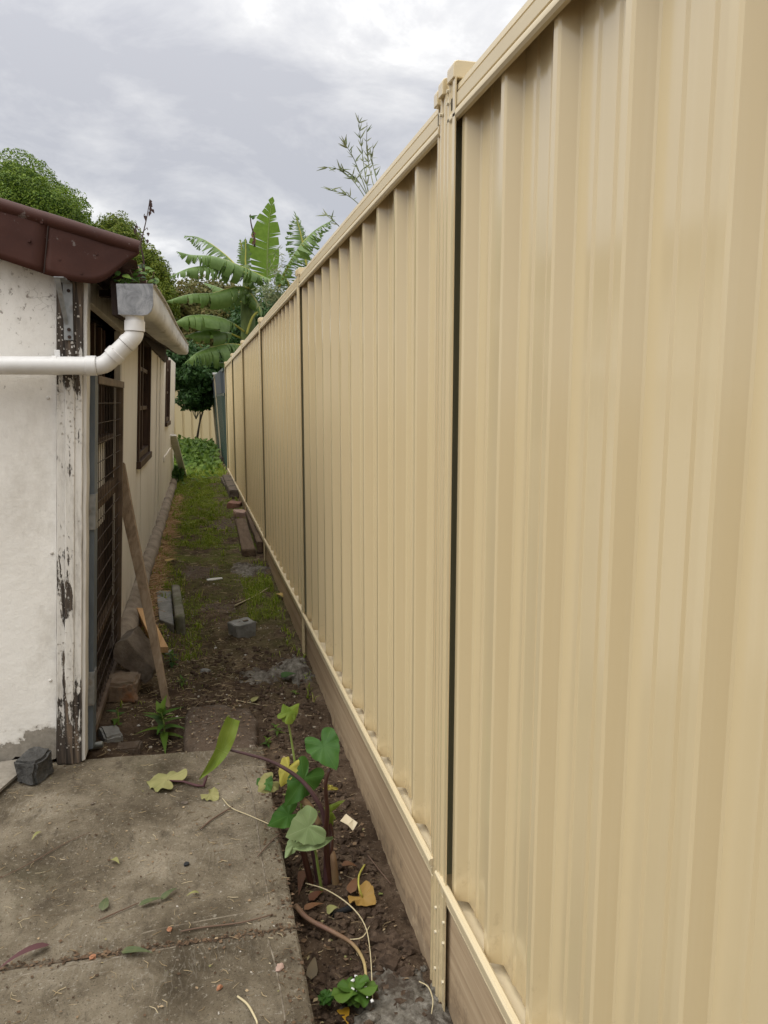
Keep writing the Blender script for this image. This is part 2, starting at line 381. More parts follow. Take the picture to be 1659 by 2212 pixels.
    t = NT('dark_wire'); t.fin(t.mix(t.noise(30), (.030, .022, .017), (.07, .045, .032)), .6, .35)
    mottled('dark_timber', [(.3, (.018, .012, .010)), (.7, (.050, .030, .022))], 9, (3, 3, .2), rough=.75)
    t = NT('window_glass'); t.fin(t.ramp(t.noise(3, 4, .6, (1,1,.4)), [(.3, (.02, .018, .016)), (.7, (.055, .050, .045))]), .06, .6)
    t = NT('curtain'); t.fin(t.ramp(t.noise(22, 3, .5, (1,1,.05)), [(.35, (.09, .08, .065)), (.65, (.24, .22, .185))]), .8, .1)
    # concretes, soil
    t = NT('slab_concrete')
    c = t.ramp(t.noise(3.2, 8, .68, (1,1,1), 'World', .4), [(.32, (.066, .051, .032)), (.48, (.150, .122, .083)), (.66, (.275, .233, .168))])
    c = t.mix(t.rng(t.noise(15, 8, .75, (1,.55,1), 'World', .3, (0,0,.6)), .52, .66, 0, .7), c, (.062, .048, .032))
    c = t.mix(t.rng(t.noise(70, 6, .75, (1,1,1), 'World'), .57, .64, 0, .6), c, (.37, .335, .27))
    c = t.mix(t.rng(t.noise(180, 4, .7, (1,1,1), 'World'), .58, .64, 0, .8), c, (.04, .031, .022))
    sw = t.n('ShaderNodeTexWave', wave_type='BANDS', bands_direction='X'); sw.inputs['Scale'].default_value = 16; sw.inputs['Distortion'].default_value = 16; sw.inputs['Detail'].default_value = 5; sw.inputs['Detail Scale'].default_value = 2.2
    t.L.new(t.coord((1, .3, 1), 'World', (0,0,.5)), sw.inputs[0])
    sm = t.ma('MULTIPLY', t.rng(sw.outputs[1], .82, 1.), t.rng(t.noise(2.2, 4, .5, (1,1,1), 'World'), .50, .62, 0, .28))
    c = t.mix(sm, c, (.36, .33, .27))
    c = t.mix(t.rng(t.noise(1.3, 4, .6, (1,1,1), 'World'), .52, .7, 0, .35), c, (.10, .098, .050))
    t.fin(c, .9, .15, t.ma('ADD', t.noise(60, 9, .8, (1,1,1), 'World'), t.ma('MULTIPLY', t.noise(9, 6, .65, (1,1,1), 'World'), .8)), .9, .012)
    mottled('slab_seam', [(.3, (.055, .042, .028)), (.7, (.13, .10, .07))], 30, rough=.95)
    mottled('rough_concrete', [(.3, (.10, .083, .064)), (.55, (.17, .148, .12)), (.8, (.27, .242, .20))], 26, layers=[((.09, .064, .044), 7, .26, .46, (1,1,1)), ((.34, .30, .24), 60, .60, .70, (1,1,1)), ((.04, .028, .018), 45, .56, .66, (1,1,1))], bump=(55, .7, .01), rough=.92)
    mottled('grey_concrete', [(.3, (.15, .145, .13)), (.55, (.235, .23, .21)), (.8, (.31, .305, .285))], 14, layers=[((.10, .09, .065), 6, .52, .75, (1,1,1)), ((.40, .39, .36), 80, .66, .75, (1,1,1))], bump=(70, .6, .006), rough=.92)
    mottled('mossy_concrete', [(.3, (.10, .095, .065)), (.55, (.19, .18, .145)), (.8, (.27, .26, .22))], 12, layers=[((.075, .085, .03), 5, .5, .7, (1,1,1))], bump=(60, .6, .006), rough=.92)
    mottled('rusty_stone', [(.3, (.10, .06, .035)), (.5, (.20, .15, .105)), (.8, (.30, .25, .19))], 9, layers=[((.24, .105, .045), 5, .53, .66, (1,1,1)), ((.05, .035, .025), 12, .58, .75, (1,1,1))], bump=(40, .7, .008), rough=.92)
    mottled('dark_stone', [(.3, (.075, .058, .044)), (.55, (.16, .13, .10)), (.8, (.25, .21, .165))], 10, layers=[((.04, .03, .022), 7, .5, .7, (1,1,1))], bump=(35, .8, .01), rough=.95)
    mottled('black_brick', [(.3, (.042, .040, .037)), (.6, (.085, .082, .076)), (.85, (.16, .155, .145))], 45, bump=(70, 1., .012), rough=.9)
    mottled('red_brick', [(.3, (.17, .085, .06)), (.6, (.28, .155, .115)), (.85, (.34, .21, .16))], 18, layers=[((.09, .065, .045), 8, .5, .75, (1,1,1))], bump=(60, .6, .006), rough=.92)
    mottled('pink_brick', [(.3, (.31, .205, .16)), (.7, (.43, .31, .255))], 18, bump=(60, .6, .006), rough=.92)
    mottled('footing_cement', [(.3, (.17, .135, .10)), (.55, (.28, .235, .185)), (.8, (.38, .33, .27))], 7, layers=[((.095, .068, .042), 5, .5, .7, (1,.5,1))], bump=(25, .6, .012), rough=.92)
    mottled('wet_mortar', [(.3, (.085, .073, .056)), (.55, (.185, .168, .138)), (.8, (.34, .315, .27))], 45, bump=(60, 1., .015), rough=.9, layers=[((.06, .045, .032), 14, .46, .62, (1,1,1))])
    t = NT('soil')
    c = t.ramp(t.noise(7, 8, .7, (1,1,1), 'World'), [(.30, (.024, .015, .009)), (.48, (.075, .050, .032)), (.70, (.165, .118, .080))])
    c = t.mix(t.rng(t.noise(60, 6, .75, (1,1,1), 'World'), .58, .65, 0, .8), c, (.23, .18, .125))
    c = t.mix(t.rng(t.noise(38, 6, .75, (1,1,1), 'World'), .56, .63, 0, .75), c, (.022, .014, .009))
    yy = t.z()
    far = t.rng(yy[1], 3.2, 7, 0, 1)
    gr = t.ma('MULTIPLY', t.rng(t.noise(3.0, 6, .65, (1,.8,1), 'World'), .42, .6), t.ma('MULTIPLY', far, .75))
    c = t.mix(gr, c, t.ramp(t.noise(30, 5, .7, (1,1,1), 'World'), [(.3, (.065, .085, .012)), (.7, (.15, .18, .03))]))
    t.fin(c, .95, .12, t.ma('ADD', t.noise(28, 8, .75, (1,1,1), 'World'), t.ma('MULTIPLY', t.noise(110, 5, .7, (1,1,1), 'World'), .4)), .9, .02)
    mottled('soil_clod', [(.3, (.026, .016, .010)), (.55, (.070, .046, .030)), (.8, (.14, .10, .068))], 40, bump=(120, .8, .006), rough=.95, space='World')
    # little things
    t = NT('straw'); t.fin(t.ramp(t.attr('rnd'), [(0, (.10, .065, .035)), (.4, (.20, .145, .08)), (.8, (.36, .28, .16)), (.95, (.50, .42, .27)), (1, (.12, .07, .04))]), .8, .2)
    t = NT('pine_straw'); t.fin(t.ramp(t.attr('rnd'), [(0, (.22, .12, .06)), (.5, (.40, .25, .13)), (1, (.52, .38, .22))]), .8, .2)
    t = NT('litter'); t.fin(t.ramp(t.attr('rnd'), [(0, (.045, .027, .016)), (.35, (.10, .062, .036)), (.7, (.20, .135, .08)), (.9, (.33, .25, .15)), (1, (.15, .17, .05))]), .85, .2)
    t = NT('chips'); t.fin(t.ramp(t.attr('rnd'), [(0, (.05, .035, .022)), (.5, (.15, .115, .08)), (.85, (.30, .26, .20)), (1, (.55, .52, .47))]), .9, .15)
    t = NT('grass_blade'); c = t.ramp(t.attr('rnd'), [(0, (.14, .20, .014)), (.5, (.225, .30, .024)), (.85, (.30, .35, .045)), (1, (.42, .35, .14))])
    t.fin(c, .55, .25)
    tl = t.n('ShaderNodeBsdfTranslucent'); t.L.new(c, tl.inputs[0]); mx = t.n('ShaderNodeMixShader'); mx.inputs[0].default_value = .3
    t.L.new(t.b.outputs[0], mx.inputs[1]); t.L.new(tl.outputs[0], mx.inputs[2]); t.L.new(mx.outputs[0], t.out.inputs[0])
    leafmat('leaf_bright', (.085, .155, .018), (.155, .235, .032))
    leafmat('leaf_mid', (.055, .125, .018), (.11, .19, .030))
    leafmat('leaf_dark', (.024, .066, .014), (.060, .125, .026))
    leafmat('leaf_olive', (.085, .10, .018), (.19, .15, .045))
    leafmat('leaf_yellowgreen', (.095, .15, .012), (.21, .235, .022))
    leafmat('leaf_tree', (.075, .145, .010), (.20, .275, .022), .25, .55, .25)
    leafmat('leaf_weeds', (.055, .115, .012), (.15, .225, .030))
    leafmat('leaf_core_shaded', (.030, .062, .010), (.05, .09, .014), .1, .9, .1)
    leafmat('leaf_bamboo', (.17, .22, .10), (.33, .34, .18))
    leafmat('leaf_dryred', (.10, .042, .022), (.21, .11, .055), .15)
    leafmat('leaf_maroon', (.065, .026, .030), (.11, .05, .05), .05)
    leafmat('leaf_ochre', (.36, .22, .06), (.50, .35, .12), .2)
    leafmat('leaf_orange', (.42, .22, .02), (.52, .30, .03), .2)
    leafmat('leaf_greybrown', (.14, .11, .07), (.20, .16, .10), .1)
    veinleaf('taro_bright', (.115, .175, .020), (.175, .225, .036), (.24, .27, .09), 8, .35)
    veinleaf('taro_dark', (.028, .082, .013), (.052, .125, .020), (.10, .18, .05), 8, .2)
    veinleaf('taro_pale', (.17, .235, .095), (.225, .285, .13), (.34, .37, .21), 8, .25)
    veinleaf('taro_yellow', (.34, .31, .05), (.45, .39, .09), (.50, .46, .18), 8, .3)
    veinleaf('taro_withered', (.20, .20, .075), (.30, .28, .12), (.13, .12, .05), 8, .15, .15, .8)
    veinleaf('slab_leaf', (.055, .075, .030), (.085, .10, .042), (.16, .15, .07), 3, .1, .3, .5, 'parallel')
    veinleaf('banana_leaf', (.105, .185, .038), (.165, .255, .062), (.26, .33, .13), 8, .30, .4, .42, 'parallel')
    veinleaf('banana_young', (.125, .225, .018), (.185, .30, .032), (.25, .36, .08), 8, .42, .4, .42, 'parallel')
    t = NT('banana_stem'); t.fin(t.ramp(t.noise(6, 6, .6, (1,1,.4)), [(.3, (.045, .075, .02)), (.6, (.12, .16, .045)), (.85, (.20, .17, .07))]), .6, .3)
    t = NT('yellow_stalk'); t.fin(t.mix(t.noise(6), (.33, .34, .055), (.46, .40, .09)), .5, .35)
    t = NT('taro_purple'); t.fin(t.ramp(t.noise(9, 5, .6, (1,1,.3)), [(.3, (.045, .020, .024)), (.6, (.085, .042, .044)), (.85, (.13, .085, .06))]), .4, .45)
    t = NT('taro_red'); t.fin(t.ramp(t.noise(7, 5, .6, (1,1,.3)), [(.3, (.030, .012, .009)), (.6, (.075, .028, .018)), (.85, (.13, .062, .036))]), .4, .45)
    t = NT('taro_green'); t.fin(t.mix(t.noise(8), (.14, .20, .04), (.23, .29, .08)), .4, .4)
    t = NT('stem_fade'); t.fin(t.ramp(t.noise(2.5, 3), [(.35, (.14, .065, .06)), (.55, (.27, .19, .09)), (.7, (.42, .33, .15))]), .6, .3)
    mottled('bark', [(.3, (.06, .045, .03)), (.7, (.16, .125, .09))], 14, (2, 2, .5), bump=(40, .6, .01))
    mottled('bark_pale', [(.3, (.18, .155, .12)), (.7, (.30, .27, .22))], 14, (2, 2, .5), bump=(40, .4, .006))
    t = NT('twig'); t.fin(t.mix(t.noise(20), (.085, .050, .035), (.17, .115, .08)), .8, .2)
    t = NT('dead_stalk'); t.fin(t.mix(t.noise(14), (.045, .03, .028), (.10, .065, .055)), .8, .2)
    t = NT('pale_straw'); t.fin(t.mix(t.noise(20), (.40, .33, .19), (.52, .45, .29)), .8, .2)
    t = NT('white_paint'); t.fin(t.ramp(t.noise(10, 6, .6), [(.3, (.62, .605, .57)), (.7, (.78, .77, .74))]), .6, .3)
    t = NT('china'); t.fin(t.ramp(t.noise(10, 5), [(.35, (.62, .60, .54)), (.7, (.76, .75, .71))]), .3, .5)
    t = NT('crumb_white'); t.fin((.62, .62, .60), .8, .2)
    t = NT('black_plastic'); t.fin((.012, .014, .017), .4, .4)
    t = NT('orange_tag'); t.fin((.62, .13, .015), .5, .3)
    t = NT('terracotta'); t.fin(t.mix(t.noise(30), (.24, .105, .055), (.32, .16, .09)), .85, .2)
    t = NT('tin'); t.fin(t.ramp(t.noise(20, 5), [(.3, (.11, .115, .10)), (.7, (.24, .245, .22))]), .45, .4, metal=.3)
make_materials()

# ================================================================== GROUND
def build_ground():
    def axis(a, b, st, far, back):
        out = [a+i*(b-a)/round((b-a)/st) for i in range(round((b-a)/st)+1)]
        lo, hi, d = a, b, st
        pre, post = [], []
        d = st*3; x = a
        while x > back: x -= d; pre.append(x); d *= 1.7
        d = st*3; x = b
        while x < far: x += d; post.append(x); d *= 1.7
        return pre[::-1]+out+post
    xs = axis(-.75, .75, .014, 900, -900); ys = []
    y = 1.2
    while y < 18: ys.append(y); y += max(.012, y*.0042)
    d = .2
    while y < 1500: ys.append(y); y += d; d *= 1.5
    pre = []; y = 1.2; d = .08
    while y > -600: y -= d; pre.append(y); d *= 1.8
    ys = pre[::-1]+ys
    mb = MB(); nx = len(xs)
    for y in ys:
        for x in xs: mb.v.append(Vector((x, y, ground_z(x, y))))
    for j in range(len(ys)-1):
        for i in range(nx-1): mb.f.append((j*nx+i, j*nx+i+1, (j+1)*nx+i+1, (j+1)*nx+i))
    mb.r = [.5]*len(mb.f)
    o = mb.build('ground', 'soil', None, True); o['kind'] = 'structure'
    return o
ground = build_ground()

def inside_poly(p, poly):
    c = False; n = len(poly)
    for i in range(n):
        a, b = poly[i], poly[i-1]
        if (a[1] > p[1]) != (b[1] > p[1]) and p[0] < (b[0]-a[0])*(p[1]-a[1])/(b[1]-a[1])+a[0]: c = not c
    return c

def build_slabs():
    # the path: two cast slabs with a seam between, each with a trowelled border line
    def edge(a, b, n, amp, seed):
        a, b = Vector(a), Vector(b); t = (b-a).normalized(); nn = Vector((-t.y, t.x, 0)); out = []
        for i in range(n):
            p = a.lerp(b, i/n); out.append(p + nn*amp*(noise.noise(Vector((p.x*9+seed, p.y*9, seed)))+.5*noise.noise(Vector((p.x*31+seed, p.y*31, seed)))))
        return out
    jr = on_slab(640, 2003, 0); jl = on_slab(0, 2093, 0); d = (jl-jr).normalized(); jl = jr + d*2.2
    fr = on_slab(568, 1612, 0); fl = on_slab(200, 1638, 0); d2 = (fl-fr).normalized(); fl = fr + d2*2.1
    fr2 = on_slab(680, 2212, 0); e = (fr2-jr).normalized(); nr = jr + e*1.9; nl = nr + d*2.2
    g = Vector((0, .0032, 0))
    root = []
    for nm, poly, lab in (('path_slab', edge(fl, fr, 60, .004, 1)+edge(fr, jr+g, 40, .004, 2)+edge(jr+g, jl+g, 70, .003, 3)+[jl+g], 'far'),
                          ('path_slab', edge(jl-g, jr-g, 70, .003, 4)+edge(jr-g, nr, 60, .004, 5)+[nr, nl], 'near')):
        mb = MB(); n = len(poly)
        rim = []
        c = sum(poly, Vector())/n
        top = [Vector((p.x, p.y, SLAB-.004)) for p in poly]
        inn = [Vector((p.x, p.y, SLAB)) + (c-p).normalized()*.006 for p in poly]
        for q in inn: q.z = SLAB
        bot = [Vector((p.x, p.y, -.16)) for p in poly]
        vs = inn+top+bot; fs = [tuple(range(n))]
        for k in range(n):
            k2 = (k+1) % n
            fs.append((k, n+k, n+k2, k2)); fs.append((n+k, 2*n+k, 2*n+k2, n+k2))
        mb.add(vs, fs)
        o = mb.build(nm, 'slab_concrete'); o['kind'] = 'structure'
        root.append(o)
    # trowelled border lines: thin raised arrises
    def bead(path, parent, w=.0022, h=.0016, m='slab_bead'):
        mb = MB()
        for a, b in zip(path[:-1], path[1:]):
            t = (b-a).normalized(); nn = Vector((-t.y, t.x, 0))*w
            up = Vector((0, 0, h))
            mb.add([a-nn, a+nn, b+nn, b-nn, a+up, b+up], [(0, 4, 5, 3), (4, 1, 2, 5)])
        return mb.build('trowel_ridge', m, parent)
    t = NT('slab_bead'); t.fin(t.ramp(t.noise(30, 6, .7, (1,1,1), 'World'), [(.42, (.10, .08, .056)), (.6, (.22, .19, .145))]), .9, .2)
    def line(pts, n): return [p + Vector((0, 0, 0)) for p in spline([on_slab(x, y, .0) for x, y in pts], n)]
    bead(line([(265, 2030), (330, 2010), (430, 1990), (640-25, 1957)], 30), root[0])
    bead(line([(520, 1600+45), (545, 1720), (562, 1830), (583, 1960)], 30), root[0])
    bead(line([(0, 2116), (120, 2092), (250, 2068), (380, 2045)], 30), root[1])
    bead(line([(580, 2032), (594, 2080), (608, 2150), (618, 2212)], 24), root[1])
    # dirt and litter packed in the seam
    mb = MB()
    a = jr.copy(); b = jl.copy()
    n = 160
    for i in range(n):
        p = a.lerp(b, i/n*.5); p.z = SLAB-.003
        mb.tube([p+Vector((-.008, random.uniform(-.005, .005), random.uniform(-.003, .001))), p+Vector((.008, random.uniform(-.005, .005), random.uniform(-.003, .001)))], random.uniform(.002, .0045), 5)
    o = mb.build('seam_dirt', 'slab_seam', root[0]); o['kind'] = 'stuff'
    # rough older slab behind, half buried
    pts = [(413, 1518), (470, 1516), (545, 1528), (556, 1545), (553, 1606), (420, 1622), (396, 1600), (400, 1540)]
    poly = [atZ(x, y, -.012) for x, y in pts]
    mb = MB(); dense = []
    for i in range(len(poly)):
        for k in range(8):
            p = poly[i].lerp(poly[(i+1) % len(poly)], k/8); dense.append(p + Vector((noise.noise(p*18)*.012, noise.noise(p*18+Vector((5,0,0)))*.012, 0)))
    n = len(dense); c = sum(dense, Vector())/n
    rings = [[Vector((p.x, p.y, -.12)) for p in dense]]
    for f, dz in ((1, -.034), (.92, -.020), (.7, -.014), (.4, -.010), (.1, -.010)):
        rings.append([c.lerp(p, f)*1.0 for p in dense])
        for q in rings[-1]: q.z = dz + .010*noise.noise(Vector((q.x*20, q.y*20, 3)))
    mb.loft(rings, True, True)
    o = mb.build('path_slab', 'rough_concrete', None, True, angle=50); o['kind'] = 'structure'
build_slabs()

# ================================================================== STEEL FENCE
FX = .535           # front of the posts
POST_Y = [1.645, 4.01, 6.375, 8.74, 11.1, 13.4]
RAIL_TOP, RAIL_BOT = 1.945, .150
def fence_profile(y0, y1, phase=0.):
    # zig-zag trapezoid seen from above, crest towards the viewer's side; returns list of (x, y)
    P = .207; d = .030
    # rib: far corner, narrow rounded crest, steep near flank, then a wide pan with two shallow stiffeners
    seg = [(0, .003), (.003, 0), (.017, 0), (.021, .003), (.034, d-.003), (.038, d), (.078, d), (.082, d-.0035), (.092, d-.0035), (.096, d), (.134, d), (.138, d-.0035), (.148, d-.0035), (.152, d), (.190, d), (.194, d-.003)]
    out = []; k = math.floor((y0-phase)/P)-1
    while True:
        for (a, b) in reversed(seg):
            y = phase + (k+1)*P - a
            out.append((FX+.0155+b, y))
        if phase+k*P > y1: break
        k += 1
    out.sort(key=lambda q: q[1])
    def at(y):
        for (xa, ya), (xb, yb) in zip(out[:-1], out[1:]):
            if ya <= y <= yb: return (xa+(xb-xa)*(y-ya)/max(1e-6, yb-ya), y)
        return (out[-1][0], y)
    return [at(y0)] + [q for q in out if y0+.0005 < q[1] < y1-.0005] + [at(y1)]
def build_fence():
    root = thing('steel_fence', (FX+.03, 1.645, -.1), 'long cream corrugated steel fence with timber plinth running down the right side', 'fence')
    bays = [(-.74, POST_Y[0])] + [(POST_Y[i], POST_Y[i+1]) for i in range(5)]
    for bi, (a, b) in enumerate(bays):
        y0, y1 = a+.012, b-.012
        if bi == 1: y0 = a+.05
        # three sheets per bay, lapped
        cuts = [y0+(y1-y0)*k/3 for k in range(4)]
        for k in range(3):
            prof = fence_profile(cuts[k]-.004, cuts[k+1]+.004, 1.371 if bi == 0 else a+.262+bi*.013)
            mb = MB(); off = .0008*k
            zs = [RAIL_BOT+.012, RAIL_TOP-.006]
            rings = [[Vector((x+off, y, z)) for x, y in prof] for z in zs]
            mb.loft(rings, closed=False)
            o = mb.build('sheet', 'cream_steel', root)
            sm = o.modifiers.new('thick', 'SOLIDIFY'); sm.thickness = .0012
        # top rail: stepped channel, bottom rail: rounded lip channel
        def rail(prof, name, z):
            mb = MB(); mb.loft([[Vector((FX+px, y, z+pz)) for px, pz in prof] for y in (y0-.008, y1+.008)], True, True)
            return mb.build(name, 'cream_rail', root, True, angle=25)
        top = [(.070, .003), (.012, .003), (.008, 0), (.006, -.013), (.010, -.015), (.010, -.017), (.004, -.019), (.004, -.043), (.009, -.045), (.009, -.047), (.002, -.050), (.000, -.056), (.000, -.062), (.004, -.067), (.012, -.067), (.014, -.064), (.014, -.004), (.064, -.004), (.064, -.064), (.070, -.064)]
        rail(top, 'top_rail', RAIL_TOP+.003)
        bot = [(.070, 0), (.006, 0), (.003, .010), (.008, .013), (.008, .015), (.001, .018), (.001, .034), (.006, .036), (.006, .038), (-.003, .041), (-.006, .047), (-.006, .053), (-.002, .058), (.006, .058), (.010, .054), (.012, .006), (.064, .006), (.064, .056), (.070, .056)]
        rail(bot, 'bottom_rail', RAIL_BOT-.02)
        # plinth
        mb = MB(); zb = min(ground_z(.5, a), ground_z(.5, b))-.08
        n = 10
        for j in range(n):
            ya, yb = y0+(y1-y0)*j/n, y0+(y1-y0)*(j+1)/n
        mb.box((FX+.014, y0, zb), (FX+.058, y1, RAIL_BOT-.022))
        mb.build('plinth_board', 'plinth_wood', root, bevel=.003)
    # posts: channels standing back to back; each has a folded front, dark throat and a cap
    for pi, y in enumerate(POST_Y):
        if pi == 0: parts = [(y-.069, .050, 1.992, True), (y-.016, .038, 1.978, False), (y+.027, .032, 1.972, False)]
        else: parts = [(y-.036, .036, 1.978, True), (y, .036, 1.975, False)]
        for qi, (ya, wd, zt, near) in enumerate(parts):
            mb = MB(); f = FX - (.0 if qi == 0 else .002 if qi == 1 else -.004)
            zb = ground_z(FX, y)-.25
            pr = [(f+.072, ya), (f+.004, ya), (f, ya+.003), (f, ya+wd*.28), (f+.004, ya+wd*.34), (f+.004, ya+wd*.70), (f, ya+wd*.76), (f, ya+wd-.002), (f+.004, ya+wd), (f+.072, ya+wd)]
            if near:   # open channel towards the viewer: front flange only, then the web
                pr = [(f+.003, ya), (f, ya), (f, ya+wd*.3), (f+.004, ya+wd*.36), (f+.004, ya+wd*.72), (f, ya+wd*.78), (f, ya+wd-.002), (f+.072, ya+wd-.002), (f+.072, ya+wd-.005), (f+.006, ya+wd-.006), (f+.007, ya+wd*.33), (f+.003, ya+wd*.28)]
            mb.loft([[Vector((px, py, z)) for px, py in pr] for z in (zb, zt-.03)], True, True)
            po = mb.build('post', 'cream_steel', root)
            if near:
                mb = MB(); mb.box((f+.0045, ya+wd-.012, RAIL_BOT+.04), (f+.06, ya+wd-.0075, RAIL_TOP-.066)); mb.build('channel_throat', 'shaded_olive_steel', po)  # plate in the olive back coat, coloured dark for the shade inside
            # cap: rounded over the front top edge
            mb = MB(); c0 = f-.0035
            c0 -= .004*qi
            prof = [(f+.060, zt-.034), (c0, zt-.034), (c0, zt-.010)] + [(c0+.010-.010*math.cos(R(a)), zt-.010+.010*math.sin(R(a))) for a in (20, 40, 60, 80, 90)] + [(f+.060, zt)]
            mb.loft([[Vector((px, yy, pz)) for px, pz in prof] for yy in (ya+.001, ya+wd-.007)], True, True)
            mb.build('post_cap', 'cream_steel', po, bevel=.002)
            # screws
            if pi == 0:
                def screw(p):
                    mb = MB(); p = Vector(p)
                    mb.tube([p, p+Vector((-.002, 0, 0))], .0058, 10); mb.tube([p+Vector((-.002, 0, 0)), p+Vector((-.007, 0, 0))], .0038, 6)
                    mb.build('screw', 'galvanised_screw', po)
                px_ = [(961.6, 1999), (961.6, 2045), (961.6, 2132), (962, 206), (962, 232)] if qi == 0 else [(946, 1968), (946, 2022), (946, 2103), (945, 258)] if qi == 1 else [(941, 228)]
                for (sx, sy) in px_:
                    q = atX(sx, sy, f); yy = min(max(q.y, ya+.008), ya+wd-.008); screw((f+.003, yy, q.z))
        if pi == 0:
            po_ = None
    # mortar-splashed foot of the near post is part of the footing below
    # green leaning bays beyond
    g = thing('green_fence', (FX, 14, 0), 'dark green steel fence with cream posts leaning beyond the cream fence', 'fence')
    def lean(y, z): return FX + .01 - .055*max(0, z)*(1 if y > 14 else .4) + (.02 if y > 17 else 0)
    for (a, b) in ((13.5, 17.4), (17.5, 20.6)):
        prof = []
        y = a
        while y < b:
            prof += [(0, y), (0, y+.06), (.035, y+.09), (.035, y+.15)]; y += .2
        mb = MB(); mb.loft([[Vector((lean(yy, z)+.02+xx, yy, z)) for xx, yy in prof] for z in (0, 1.42)], False)
        mb.build('sheet', 'green_steel', g)
        mb = MB(); mb.loft([[Vector((lean(yy, z)+.02+xx*.3, yy, z)) for xx, yy in prof] for z in (1.46, 1.84)], False)
        mb.build('lattice_panel', 'charcoal_steel', g)
        for z in (1.44, 1.86):
            mb = MB(); mb.hexa([Vector(p) for p in ((lean(a, z), a, z-.03), (lean(a, z)+.06, a, z-.03), (lean(b, z)+.06, b, z-.03), (lean(b, z), b, z-.03), (lean(a, z), a, z+.02), (lean(a, z)+.06, a, z+.02), (lean(b, z)+.06, b, z+.02), (lean(b, z), b, z+.02))])
            mb.build('rail', 'green_steel', g)
        mb = MB(); w = .045
        mb.hexa([Vector((lean(b, z)+dx, b+dy, z)) for z in (0, 1.9) for dx, dy in ((-.012, 0), (.06, 0), (.06, w), (-.012, w))])
        po = mb.build('post', 'cream_rail', g)
        mb = MB(); mb.hexa([Vector((lean(b, z)+dx, b+dy, z)) for z in (1.9, 1.94) for dx, dy in ((-.03, -.01), (.10, -.01), (.10, w+.01), (-.03, w+.01))])
        mb.build('post_cap', 'white_paint', po, bevel=.008)
    # cream boundary fence closing the view
    bk = thing('steel_fence', (-.6, 23, .1), 'low cream ribbed steel fence across the far end of the passage', 'fence')
    prof = []
    x = -6.
    while x < 2.2: prof += [(x, 0), (x+.17, 0), (x+.185, .035), (x+.225, .035), (x+.24, 0)]; x += .25
    step = 36
    for i in range(0, len(prof)-1, step):
        seg = prof[i:i+step+1]
        mb = MB(); mb.loft([[Vector((x, 23+d, z)) for x, d in seg] for z in (.1, 1.68)], False); mb.build('sheet', 'cream_steel', bk)
    mb = MB(); mb.box((-6, 22.97, 1.66), (2.2, 23.06, 1.72)); mb.build('top_rail', 'cream_rail', bk)
build_fence()

